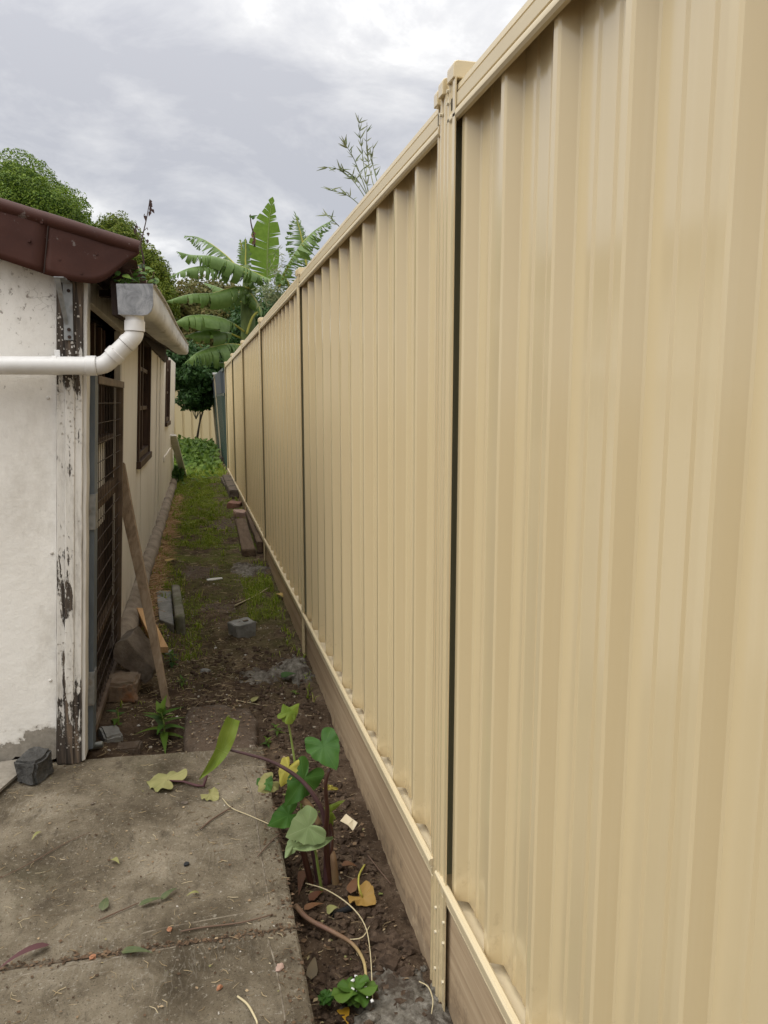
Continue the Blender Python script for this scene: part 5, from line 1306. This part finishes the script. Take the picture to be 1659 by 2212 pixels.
# ------------------------------------------------------------------ banana plants beyond the fence
def banana():
    def C3(cx, cy): return 329.2+cx/3.361, 384.0+cy/3.361
    base = atY(*C3(690, 1000), 15.2); base = Vector((base.x, base.y, 0))
    rnd = random.Random(21)
    def K(cx, cy, Y): return atY(*C3(cx, cy), Y)
    def banana_leaf(t, pts, Ys, w, m='banana_leaf', droop=.7, tear=.5, petiole=0., sides=(1, 1), up=None, n=64, gap=.55):
        P = [K(x, y, Y) for (x, y), Y in zip(pts, Ys)]; sp = spline(P, n)
        mb = MB(); mb.tube(sp, [.020*(1-.75*i/n) for i in range(n+1)], 6); mb.build('midrib', 'yellow_stalk' if m != 'banana_young' else 'taro_green', t, True)
        for si, sgn in enumerate((-1, 1)):
            if not sides[si]: continue
            mb = MB(); uv = []
            seg0 = int(petiole*n); i = seg0
            while i < n:
                run = max(1, int(rnd.expovariate(1/(1.0+9*(1-tear)**2))+1)); j = min(n, i+run)
                # one torn strip from i to j
                shift = rnd.uniform(-.16, .16)*tear; dr = droop*rnd.uniform(.75, 1.3); ww = w*sides[si]*rnd.uniform(.78, 1.08)
                vs = []; fs = []; cols = 6; rws = (j-i)*1+1
                for a in range(rws):
                    q = i+a; f = q/n; fl = max(0., (f-petiole)/(1-petiole))
                    prof = (math.sin(math.pi*min(1, fl*.96+.04)**.62))**.8 if fl < 1 else 0
                    tt = (sp[min(q+1, n)]-sp[max(q-1, 0)]).normalized()
                    upv = Vector((0, -.25, 1)) if up is None else Vector(up)
                    s = tt.cross(upv).normalized()*sgn; nr = s.cross(tt)*sgn
                    if nr.z < 0 and up is None: nr = -nr
                    for c in range(cols+1):
                        g = c/cols; th = dr*g*1.5
                        nar = 1-gap*tear*g*g*(1 if a in (0, rws-1) and rws > 1 else 0)
                        out = math.sin(min(th, 1.5))/1.5/max(.2, dr) if dr > .05 else g
                        out = g*math.cos(th*.62); dwn = g*math.sin(th*.62)
                        along = shift*g*g + (.22*g)
                        ctr = (rws-1)/2
                        pull = (ctr-a)/max(1, rws-1)*gap*tear*g*g*1.4
                        p = sp[q] + tt*((along)*w*.9) + tt*pull*w*.25 + s*(out*ww*prof) - nr*(dwn*ww*prof) + Vector((0, 0, .012))
                        vs.append(p); uv.append((f*9, sgn*g))
                for a in range(rws-1):
                    for c in range(cols): fs.append((a*(cols+1)+c, a*(cols+1)+c+1, (a+1)*(cols+1)+c+1, (a+1)*(cols+1)+c))
                mb.add(vs, fs); i = j
            mb.build('leaf_blade', m, t, True, uv=uv)
    t = thing('banana_plant', base, 'tall banana plant with wide drooping torn leaves beyond the cream fence', 'banana plant')
    mb = MB(); mb.tube(spline([base, K(695, 1080, 15.2), K(688, 900, 15.2), K(690, 740, 15.2), K(680, 640, 15.25)], 14), [.17-.008*i for i in range(15)], 12); mb.build('trunk', 'banana_stem', t, True)
    banana_leaf(t, [(860, 750), (740, 690), (620, 635), (450, 575), (290, 565), (200, 545)], [15.0, 14.8, 14.6, 14.4, 14.2, 14.1], .36, droop=1.0, tear=.55, petiole=.05)
    banana_leaf(t, [(700, 700), (560, 655), (420, 640), (270, 660), (140, 715)], [15.1, 14.7, 14.4, 14.1, 13.9], .33, droop=1.1, tear=.7, petiole=.05)
    banana_leaf(t, [(660, 700), (560, 590), (430, 485), (330, 435), (240, 425)], [15.3, 15.4, 15.5, 15.6, 15.6], .30, droop=1.0, tear=.9, petiole=.12, sides=(1, .35))
    banana_leaf(t, [(700, 800), (600, 795), (440, 838), (270, 850), (105, 900)], [15.1, 14.7, 14.4, 14.1, 13.9], .30, droop=1.1, tear=.6, petiole=.1)
    banana_leaf(t, [(690, 1135), (580, 1055), (480, 1012), (370, 998), (260, 1008), (182, 1045)], [15.2, 14.8, 14.5, 14.2, 14.0, 13.9], .40, droop=1.05, tear=.25, petiole=.2)
    banana_leaf(t, [(645, 1165), (540, 1122), (430, 1112), (330, 1122), (245, 1150)], [15.2, 14.9, 14.6, 14.3, 14.1], .28, droop=1.0, tear=.35, petiole=.2)
    banana_leaf(t, [(640, 1215), (540, 1210), (420, 1238), (330, 1275), (262, 1325)], [15.0, 14.7, 14.4, 14.2, 14.1], .42, droop=1.2, tear=.6, petiole=.05)
    banana_leaf(t, [(640, 1250), (560, 1245), (475, 1275)], [15.0, 14.8, 14.7], .2, droop=.9, tear=.3)
    banana_leaf(t, [(600, 1330), (540, 1340), (455, 1350)], [15.0, 14.8, 14.7], .17, droop=.9, tear=.2)
    banana_leaf(t, [(690, 800), (730, 760), (790, 720), (860, 740)], [15.2, 15.0, 14.8, 14.6], .26, droop=1.2, tear=.7)
    banana_leaf(t, [(690, 850), (640, 830), (560, 900), (520, 960)], [15.2, 15.0, 14.9, 14.8], .25, droop=1.1, tear=.5)
    banana_leaf(t, [(690, 850), (720, 850), (770, 930), (790, 1000)], [15.2, 15.0, 14.9, 14.8], .22, droop=1.1, tear=.5)
    banana_leaf(t, [(700, 900), (640, 900), (600, 850), (480, 800), (390, 770)], [15.3, 15.3, 15.3, 15.3, 15.3], .25, droop=.7, tear=.2, petiole=.3)
    banana_leaf(t, [(680, 690), (676, 600), (678, 520), (676, 450)], [15.3]*4, .20, droop=.9, tear=.5, up=(0, -1, .1))
    banana_leaf(t, [(690, 690), (665, 600), (650, 520), (640, 460)], [15.35]*4, .16, droop=1.2, tear=.8, up=(.3, -1, .1))
    # upright young leaf
    banana_leaf(t, [(835, 760), (833, 640), (838, 480), (848, 330), (868, 172)], [15.6, 15.6, 15.6, 15.6, 15.6], .40, 'banana_young', droop=.12, tear=.35, petiole=.02, sides=(1.0, .75), up=(.15, -1, 0), gap=.6)
    mb = MB(); mb.tube(spline([K(684, 1135, 14.9), K(700, 1080, 14.9), K(735, 1000, 14.9), K(795, 962, 14.9)], 10), .022, 7); mb.build('petiole', 'yellow_stalk', t, True)
    # dead flower stalk
    mb = MB(); mb.tube(spline([K(742, 500, 15.4), K(736, 420, 15.4), K(716, 330, 15.4), K(711, 266, 15.4)], 12), [.02-.001*i for i in range(13)], 6); mb.build('dead_stalk', 'dead_stalk', t, True)
    for (a, b) in (((711, 290), (768, 268)), ((722, 300), (750, 285)), ((712, 270), (712, 300)), ((735, 400), (752, 410)), ((735, 430), (752, 470)), ((738, 460), (724, 490)), ((730, 410), (722, 440))):
        mb = MB(); lance(mb, K(*a, 15.4), K(*b, 15.38), (0, -1, .3), .05, .3, .01, 5); mb.build('dry_bract', 'leaf_dryred' if a[1] > 350 else 'leaf_mid', t, True)
    # second plant to the right
    b2 = K(1040, 900, 13.2); b2 = Vector((b2.x, b2.y, 0))
    t = thing('banana_plant', b2, 'second banana plant whose torn leaves peek over the fence top', 'banana plant')
    mb = MB(); mb.tube(spline([b2, Vector((b2.x, b2.y, 1.8)), K(1000, 800, 13.2)], 8), [.14-.008*i for i in range(9)], 10); mb.build('trunk', 'banana_stem', t, True)
    banana_leaf(t, [(1120, 640), (1100, 520), (1075, 400), (1045, 290)], [13.2]*4, .30, droop=.8, tear=1., petiole=.02, up=(.3, -1, .2))
    banana_leaf(t, [(920, 790), (985, 640), (1080, 490), (1180, 385), (1300, 315)], [13.2, 13.0, 12.8, 12.7, 12.6], .33, droop=1.0, tear=1., petiole=.02)
    banana_leaf(t, [(1000, 830), (985, 760), (950, 720), (925, 700)], [13.2]*4, .2, droop=1.0, tear=1.)
banana()

# ------------------------------------------------------------------ trees
def crown_mesh(mb, c, rad, n, ls, rnd, lump=.22, shell=.35, fr=2.2, seed=0, flat=.0, narrow=.5, front=True):
    c = Vector(c)
    for _ in range(n):
        d = Vector((rnd.gauss(0, 1), rnd.gauss(0, 1), rnd.gauss(0, 1))).normalized()
        if front and d.y > .45: d.y = -d.y
        k = 1+lump*noise.noise(d*fr+Vector((seed, 0, 0)))+lump*.6*noise.noise(d*fr*2.7+Vector((0, seed, 0)))
        k *= 1-shell*rnd.random()**2
        p = c+Vector((d.x*rad[0]*k, d.y*rad[1]*k, d.z*rad[2]*k))
        nn = (d*.8+Vector((rnd.uniform(-1, 1), rnd.uniform(-1, 1), rnd.uniform(-.4, 1)))).normalized()
        t = nn.orthogonal().normalized(); a = rnd.uniform(0, 6.28); t = (t*math.cos(a)+nn.cross(t)*math.sin(a)); s = nn.cross(t)
        L_ = ls*rnd.uniform(.6, 1.3)
        mb.add([p-t*L_*.5, p+s*L_*narrow*.5, p+t*L_*.5+nn*L_*.1, p-s*L_*narrow*.5], [(0, 1, 2, 3)], rnd.random())
def tree(name, base, lobes, m, label, ls, trunk_r, seed, bark='bark', lump=.22, narrow=.5, group=None, shell=.35, core=0, mcore='leaf_core_shaded'):
    rnd = random.Random(seed); t = thing(name, base, label, 'tree', group)
    top = Vector(lobes[0][0]); base = Vector(base)
    mb = MB(); mid = base.lerp(top, .5)+Vector((.1, 0, 0)); mb.tube(spline([base, mid, top], 8), [trunk_r*(1-.08*i) for i in range(9)], 8)
    for (c, rad, n) in lobes[1:]: mb.tube(spline([base.lerp(top, .45), base.lerp(top, .45).lerp(Vector(c), .6)+Vector((0, 0, .1)), Vector(c)], 6), [trunk_r*.5*(1-.1*i) for i in range(7)], 6)
    mb.build('trunk', bark, t, True)
    for i, (c, rad, n) in enumerate(lobes):
        mb = MB(); crown_mesh(mb, c, rad, n, ls, rnd, lump, shell, 2.4, seed+i, narrow=narrow); mb.build('crown', m, t)
        if core:       # solid filler for the crown's inside, its shade put into a dark green
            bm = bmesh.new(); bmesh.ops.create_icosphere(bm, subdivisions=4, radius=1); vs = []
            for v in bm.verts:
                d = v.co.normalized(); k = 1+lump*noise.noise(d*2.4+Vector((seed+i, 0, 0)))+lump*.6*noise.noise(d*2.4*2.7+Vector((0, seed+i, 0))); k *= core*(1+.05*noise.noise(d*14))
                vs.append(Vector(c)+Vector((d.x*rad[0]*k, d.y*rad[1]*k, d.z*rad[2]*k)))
            fs = [tuple(v.index for v in f.verts) for f in bm.faces]; bm.free(); mb = MB(); mb.add(vs, fs); mb.build('shaded_inner_foliage', mcore, t, True)
    return t
def px_lobe(x, y, Y, rx, rz, n, ry=None):
    c = atY(x, y, Y); k = Y*math.cos(.2)/1661.
    return (c, (rx*k, (ry or rx)*k, rz*k), n)
# dense clipped-looking tree behind the shed, three lobes stepping down to the right
def gz(x, y, Y): p = atY(x, y, Y); return Vector((p.x, p.y, 0))
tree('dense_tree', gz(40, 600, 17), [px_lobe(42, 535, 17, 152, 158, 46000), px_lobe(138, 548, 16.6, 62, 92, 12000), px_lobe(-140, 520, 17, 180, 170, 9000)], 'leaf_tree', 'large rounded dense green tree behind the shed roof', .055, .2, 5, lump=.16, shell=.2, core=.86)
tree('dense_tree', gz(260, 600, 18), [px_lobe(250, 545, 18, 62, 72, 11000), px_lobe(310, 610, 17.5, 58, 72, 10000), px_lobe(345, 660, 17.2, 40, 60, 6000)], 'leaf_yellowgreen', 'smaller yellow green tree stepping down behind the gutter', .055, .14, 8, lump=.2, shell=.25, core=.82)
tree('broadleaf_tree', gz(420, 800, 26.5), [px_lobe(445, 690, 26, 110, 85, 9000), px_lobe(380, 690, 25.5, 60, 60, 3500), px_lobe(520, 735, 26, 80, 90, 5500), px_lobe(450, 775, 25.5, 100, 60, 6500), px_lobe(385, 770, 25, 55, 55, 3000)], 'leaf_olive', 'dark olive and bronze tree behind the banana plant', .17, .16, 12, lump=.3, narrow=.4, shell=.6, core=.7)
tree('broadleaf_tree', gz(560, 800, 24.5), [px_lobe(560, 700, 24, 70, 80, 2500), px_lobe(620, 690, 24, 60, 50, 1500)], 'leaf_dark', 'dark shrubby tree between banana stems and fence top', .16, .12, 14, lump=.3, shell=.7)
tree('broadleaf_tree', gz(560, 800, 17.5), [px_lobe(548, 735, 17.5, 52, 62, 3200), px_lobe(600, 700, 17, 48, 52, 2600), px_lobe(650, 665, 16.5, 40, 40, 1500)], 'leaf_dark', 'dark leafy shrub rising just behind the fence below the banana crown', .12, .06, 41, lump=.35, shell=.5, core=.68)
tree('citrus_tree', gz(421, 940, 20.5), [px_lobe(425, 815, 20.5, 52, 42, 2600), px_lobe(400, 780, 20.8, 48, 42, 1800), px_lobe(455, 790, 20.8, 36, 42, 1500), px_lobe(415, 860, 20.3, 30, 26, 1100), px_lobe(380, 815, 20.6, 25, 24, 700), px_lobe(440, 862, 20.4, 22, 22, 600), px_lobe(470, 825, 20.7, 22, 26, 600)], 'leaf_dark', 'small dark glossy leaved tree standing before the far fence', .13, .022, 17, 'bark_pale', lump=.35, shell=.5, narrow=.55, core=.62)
# second leaning stem of the little tree
t = bpy.data.objects['citrus_tree']
mb = MB(); mb.tube(spline([atY(425, 945, 20.4), atY(432, 910, 20.4), atY(438, 890, 20.4)], 6), .022, 6); mb.build('stem', 'bark', t)
# bamboo bits and low shrub between banana and fence
tree('bamboo_thicket', gz(580, 700, 13.8), [px_lobe(590, 640, 13.8, 38, 26, 260), px_lobe(600, 600, 13.8, 22, 60, 160)], 'leaf_bamboo', 'wispy bamboo thicket in front of the banana trunk', .14, .012, 23, lump=.4, narrow=.16, shell=.9)

# ------------------------------------------------------------------ grass, ground cover, straw, crumbs
def seg_pt(x, y): return Vector((x, y, ground_z(x, y)))
def build_grass():
    rnd = random.Random(3); mb = MB()
    def blade(x, y, h, w):
        z = ground_z(x, y)-.004; a = rnd.uniform(0, 6.28); l = rnd.uniform(.25, 1.)*h
        dx, dy = math.cos(a), math.sin(a); px, py = -dy*w, dx*w; r = rnd.random()**1.3
        b = Vector((x, y, z)); m = b+Vector((dx*l*.35, dy*l*.35, h*.65)); t = b+Vector((dx*l, dy*l, h*rnd.uniform(.55, 1.)))
        s = Vector((px, py, 0)); mb.add([b-s, b+s, m+s*.8, m-s*.8, t], [(0, 1, 2, 3), (3, 2, 4)], r)
    def dens(x, y):
        n = .5+.65*noise.noise(Vector((x*4.2, y*2.6, 5)))+.55*noise.noise(Vector((x*12, y*8, 1)))
        d = 0
        if y > 6.9: d = 1.0 if -.33 < x < .22+.1*noise.noise(Vector((0, y*2, 0))) else (.25 if x < .45 else 0)
        elif 5.35 < y < 6.45: d = 1.1 if -.33 < x < -.10 else .12
        elif 4.62 < y <= 5.35: d = 1.0 if -.22 < x < .10 else (.35 if x < .3 else 0)
        elif 4.05 < y <= 4.62: d = .95 if -.34 < x < .0 else (.2 if x < .1 else 0)
        elif 3.3 < y <= 4.05: d = .10 if x < .0 else .02
        if .30 < x < .52 and 4.7 < y < 5.75: d = max(d, 1.5)
        return d*min(1.3, max(0, n*1.5-.25))
    tot = 0
    for _ in range(210000):
        y = 3.2+(rnd.random()**.75)*12.5; x = rnd.uniform(-.36, .52)
        if rnd.random() > dens(x, y)*(.95 if y < 8 else .75): continue
        h = rnd.uniform(.008, .032)*(1.0 if y < 8 else 1.3)*(.7+.8*max(0, noise.noise(Vector((x*7, y*5, 3)))))
        if .30 < x < .52 and 4.7 < y < 5.75: h *= 1.9
        if 4.05 < y < 4.6: h *= 1.4
        blade(x, y, h, rnd.uniform(.0012, .0024)*(1 if y < 7 else 1.7)); tot += 1
    for _ in range(420):         # coarser tufts
        y = 4.1+rnd.random()**.8*8.5; x = rnd.uniform(-.34, .48)
        if rnd.random() > dens(x, y)+.08: continue
        for k in range(rnd.randint(8, 18)): blade(x+rnd.gauss(0, .014), y+rnd.gauss(0, .02), rnd.uniform(.03, .075), rnd.uniform(.002, .0042))
    for _ in range(150):         # weeds against the plinth and the shed footing
        y = rnd.uniform(3.4, 12); x = rnd.choice([.50+rnd.gauss(0, .012), wallx(y, 0)+.12+rnd.gauss(0, .02)])
        for k in range(rnd.randint(4, 10)): blade(x+rnd.gauss(0, .01), y+rnd.gauss(0, .02), rnd.uniform(.02, .06), rnd.uniform(.0018, .0035))
    for _ in range(22000):       # longer far grass
        y = rnd.uniform(13, 22); x = rnd.uniform(-2.2, .5)
        blade(x, y, rnd.uniform(.04, .12), rnd.uniform(.003, .006))
    o = mb.build('grass', 'grass_blade'); tag(o, 'short green grass along the middle of the passage', 'grass', kind='stuff')
    # weeds at the far end: a mound of broad leaves
    mb = MB()
    for _ in range(5200):
        x = rnd.gauss(0, .55); y = 16.6+rnd.gauss(0, 1.5)
        c = on_ground(430, 985); X = -.05+x
        if X > .44 or X < -1.6: continue
        hgt = .36*math.exp(-((y-17.6)/1.7)**2)*math.exp(-((X+.05)/.75)**2)+.05
        z = ground_z(X, y)+hgt*rnd.random()**.45
        d = Vector((rnd.uniform(-1, 1), rnd.uniform(-1, .3), rnd.uniform(-.3, .7))).normalized(); L_ = rnd.uniform(.06, .13)
        p = Vector((X, y, z)); nn = Vector((rnd.uniform(-.4, .4), -.6, .9)); nn = (nn-d*nn.dot(d)).normalized(); s = d.cross(nn)
        mb.add([p, p+d*L_*.5+s*L_*.33, p+d*L_, p+d*L_*.5-s*L_*.33], [(0, 1, 2, 3)], rnd.random())
    o = mb.build('ground_cover', 'leaf_weeds'); tag(o, 'mound of broad leafed weeds at the far end of the passage', 'weeds', kind='stuff')
    # dark clutter at the shed's far foot
    mb = MB()
    for _ in range(500):
        y = rnd.uniform(11.8, 13.2); x = rnd.uniform(-.36, -.22); d = Vector((rnd.uniform(-1, 1), -.4, rnd.uniform(0, 1))).normalized(); L_ = rnd.uniform(.05, .1)
        p = Vector((x, y, ground_z(x, y)+rnd.uniform(0, .14))); s = d.orthogonal().normalized()
        mb.add([p, p+d*L_*.5+s*L_*.25, p+d*L_, p+d*L_*.5-s*L_*.25], [(0, 1, 2, 3)], rnd.random())
    o = mb.build('ground_cover', 'leaf_dark'); tag(o, 'dark weeds growing at the far foot of the shed', 'weeds', kind='stuff')
build_grass()
def build_litter():
    rnd = random.Random(9)
    def straws(n, reg, L0, L1, r, m, name, label, z=None, bend=.25):
        mb = MB()
        for _ in range(n):
            x, y = reg(rnd)
            if x is None: continue
            zz = (ground_z(x, y) if z is None else z)+r*1.2+rnd.random()*.004; a = rnd.uniform(0, 6.28); L_ = rnd.uniform(L0, L1)
            d = Vector((math.cos(a), math.sin(a), rnd.uniform(-.08, .16)*(1 if z is None else .12))); s = Vector((-d.y, d.x, 0))
            p = Vector((x, y, zz)); rr = r*rnd.uniform(.6, 1.4)
            m_ = p+d*L_*.5+s*L_*rnd.uniform(-bend, bend); q = p+d*L_
            up = Vector((0, 0, rr))
            mb.add([p-s*rr, p+s*rr, m_+s*rr, m_-s*rr, q+s*rr*.5, q-s*rr*.5, p+up, m_+up*1.6, q+up], [(0, 6, 7, 3), (6, 1, 2, 7), (3, 7, 8, 5), (7, 2, 4, 8)], rnd.random())
        o = mb.build(name, m); return tag(o, label, 'straw', kind='stuff')
    def dirt(rnd):
        y = 2.85+rnd.random()**.8*2.2; x = rnd.uniform(-.40, .45)
        if x > .2 and rnd.random() < .75: return None, None
        if y > 4.1 and rnd.random() < .6: return None, None
        return x, y
    straws(3200, dirt, .008, .05, .0010, 'straw', 'dry_straw', 'dry straw and stalks strewn over the soil behind the path')
    def wallstrip(rnd):
        y = rnd.uniform(4.4, 10.5); return wallx(y, 0)+.05+abs(rnd.gauss(0, .05))+.02, y
    straws(5200, wallstrip, .03, .10, .0017, 'pine_straw', 'dry_straw', 'orange brown dry grass heaped along the shed footing', bend=.4)
    def slab(rnd): return rnd.uniform(-.75, .2), 1.35+rnd.random()*1.5
    straws(520, slab, .004, .032, .0007, 'straw', 'dry_straw', 'fine straw bits scattered over the concrete path', SLAB)
    def bed(rnd):
        y = rnd.uniform(1.4, 3.0); return rnd.uniform(.215, .50), y
    straws(320, bed, .008, .045, .0008, 'straw', 'dry_straw', 'straw bits scattered over the garden strip soil')
    def far(rnd):
        y = rnd.uniform(5, 9); return rnd.uniform(-.2, .45), y
    straws(600, far, .02, .07, .0014, 'straw', 'dry_straw', 'straw bits lying in the far grass of the passage')
    # soil clods
    mb = MB()
    for _ in range(4200):
        y = 1.3+rnd.random()**1.2*2.9; x = .23+rnd.random()*.27
        if y > 2.9: x = rnd.uniform(-.05, .5)
        r = .0016+.012*rnd.random()**4; r *= 1.3 if (y < 1.95 and x > .36 and rnd.random() < .35) else 1
        ico(mb, Vector((x, y, ground_z(x, y)+r*.3)), r)
    for (px, r) in (((800, 1995), .024), ((812, 2020), .028), ((830, 2060), .026), ((856, 2075), .03), ((868, 2092), .022), ((842, 2040), .02), ((815, 2080), .02), ((880, 2060), .022), ((860, 2035), .018), ((790, 1965), .018), ((770, 1850), .014), ((795, 1880), .014)):
        for q in range(3): ico(mb, on_ground(px[0]+rnd.gauss(0, 8), px[1]+rnd.gauss(0, 8), r*.3), r*rnd.uniform(.5, 1.))
    o = mb.build('soil_clods', 'soil_clod', None, True, angle=32); tag(o, 'dark crumbly soil clods in the garden strip', 'soil', kind='stuff')
    # flakes of leaf and bark lying everywhere
    mb = MB()
    for _ in range(6500):
        q = rnd.random()
        if q < .16: x, y, z = rnd.uniform(-.78, .2), rnd.uniform(1.3, 2.85), SLAB
        elif q < .42: y = rnd.uniform(1.35, 3.0); x = rnd.uniform(.215, .51); z = ground_z(x, y)
        else: y = 2.9+rnd.random()**.9*5.; x = rnd.uniform(-.40, .5); z = ground_z(x, y)
        if z != SLAB and x > .2 and y > 3 and rnd.random() < .5: continue
        L_ = (.003+.018*rnd.random()**2.2)*(.55 if z == SLAB else 1.); w = L_*rnd.uniform(.18, .5); a = rnd.uniform(0, 6.28)
        d = Vector((math.cos(a), math.sin(a), rnd.uniform(-.2, .35)*(.25 if z == SLAB else 1))); sv = Vector((-d.y, d.x, rnd.uniform(-.3, .3)*(.3 if z == SLAB else 1))); p = Vector((x, y, z+.002+rnd.random()*.002))
        mb.add([p, p+d*L_*.45+sv*w+Vector((0, 0, L_*.12)), p+d*L_, p+d*L_*.5-sv*w], [(0, 1, 2), (0, 2, 3)], rnd.random())
    ja, jb = on_slab(640, 2003, 0), on_slab(0, 2093, 0)
    for k_ in range(1100):
        if k_ < 650: q = ja.lerp(jb, rnd.uniform(-.02, 1.3)); q += Vector((0, rnd.gauss(0, .008), 0))
        else: q = on_slab(568, 1612, 0).lerp(on_slab(680, 2212, 0), rnd.random()); q += Vector((-abs(rnd.gauss(0, .03)), 0, 0))
        L_ = .003+.012*rnd.random()**2; a = rnd.uniform(0, 6.28); d = Vector((math.cos(a), math.sin(a), .05)); sv = Vector((-d.y, d.x, .05)); p = Vector((q.x, q.y, .002)); w = L_*rnd.uniform(.15, .4)
        mb.add([p, p+d*L_*.45+sv*w+Vector((0, 0, L_*.12)), p+d*L_, p+d*L_*.5-sv*w], [(0, 1, 2), (0, 2, 3)], rnd.random()*.55)
    for _ in range(420):       # on the rough slab
        x, y = rnd.uniform(-.06, .2), rnd.uniform(2.93, 3.36); L_ = .003+.016*rnd.random()**2; a = rnd.uniform(0, 6.28); d = Vector((math.cos(a), math.sin(a), .1)); sv = Vector((-d.y, d.x, .1)); p = Vector((x, y, -.008)); w = L_*.3
        mb.add([p, p+d*L_*.45+sv*w+Vector((0, 0, L_*.12)), p+d*L_, p+d*L_*.5-sv*w], [(0, 1, 2), (0, 2, 3)], rnd.random())
    o = mb.build('leaf_litter', 'litter'); tag(o, 'brown flakes of dry leaf and bark over soil and path', 'litter', kind='stuff')
    mb = MB()
    for _ in range(1100):
        if rnd.random() < .35: x, y, z = rnd.uniform(-.75, .2), rnd.uniform(1.35, 2.85), SLAB
        else:
            y = 2.9+rnd.random()*3.2; x = rnd.uniform(-.38, .5); z = ground_z(x, y)
        r = rnd.uniform(.0008, .0026)*(1 if z == SLAB else 2.4); ico(mb, Vector((x, y, z+r*.4)), r)
    o = mb.build('stone_chips', 'chips'); tag(o, 'tiny stone chips and crumbs on path and soil', 'gravel', kind='stuff')
build_litter()
# a few countable scraps on the path and soil
def scrap(px, r, m, label, slab=True, cat='fragment', name='brick_chip', seed=0):
    p = on_slab(*px, 0) if slab else on_ground(*px, -.003)
    random.seed(seed+31); mb = MB(); ico(mb, p+Vector((0, 0, r*.5)), r, .7)
    return tag(recentre(mb.build(name, m)), label, cat)
scrap((200, 1100+970), .007, 'terracotta', 'orange brick chip on the left of the slab seam', seed=1)
scrap((474, 2136), .007, 'terracotta', 'orange brick chip on the near path slab', seed=2)
scrap((604, 2094), .010, 'pink_brick', 'pale peach brick chip at the right of the near path slab', seed=3)
scrap((366, 2010), .007, 'terracotta', 'tiny red chip in the slab seam', seed=4)
scrap((400, 1740-4), .008, 'dark_stone', 'small dark pebble on the far path slab', seed=5)
scrap((403, 1805+78-14), .008, 'black_plastic', 'small black pebble on the far path slab near the middle', seed=6)
scrap((200, 1740-10+8), .006, 'dark_stone', 'dark nut on the far path slab below the front wall', seed=7)
scrap((470, 1572), .016, 'china', 'white scrap on the rough slab behind the folded leaf', False, 'scrap', 'white_scrap', 8)
scrap((365, 1292+122), .020, 'grey_concrete', 'small grey pebble by the foot of the leaning stake', False, 'pebble', 'pebble', 9)
scrap((444, 1454), .022, 'grey_concrete', 'grey pebble lying in the straw left of the mortar smear', False, 'pebble', 'pebble', 10)
scrap((610, 1920-2), .012, 'crumb_white', 'crumbly white lump beside the taro base', False, 'fragment', 'mortar_crumb', 11)
scrap((720, 1903), .016, 'wet_mortar', 'pale mortar crumb on the soil right of the taro base', False, 'fragment', 'mortar_crumb', 12)
scrap((668, 1880), .012, 'wet_mortar', 'pale mortar crumb on the soil left of the taro base', False, 'fragment', 'mortar_crumb', 13)
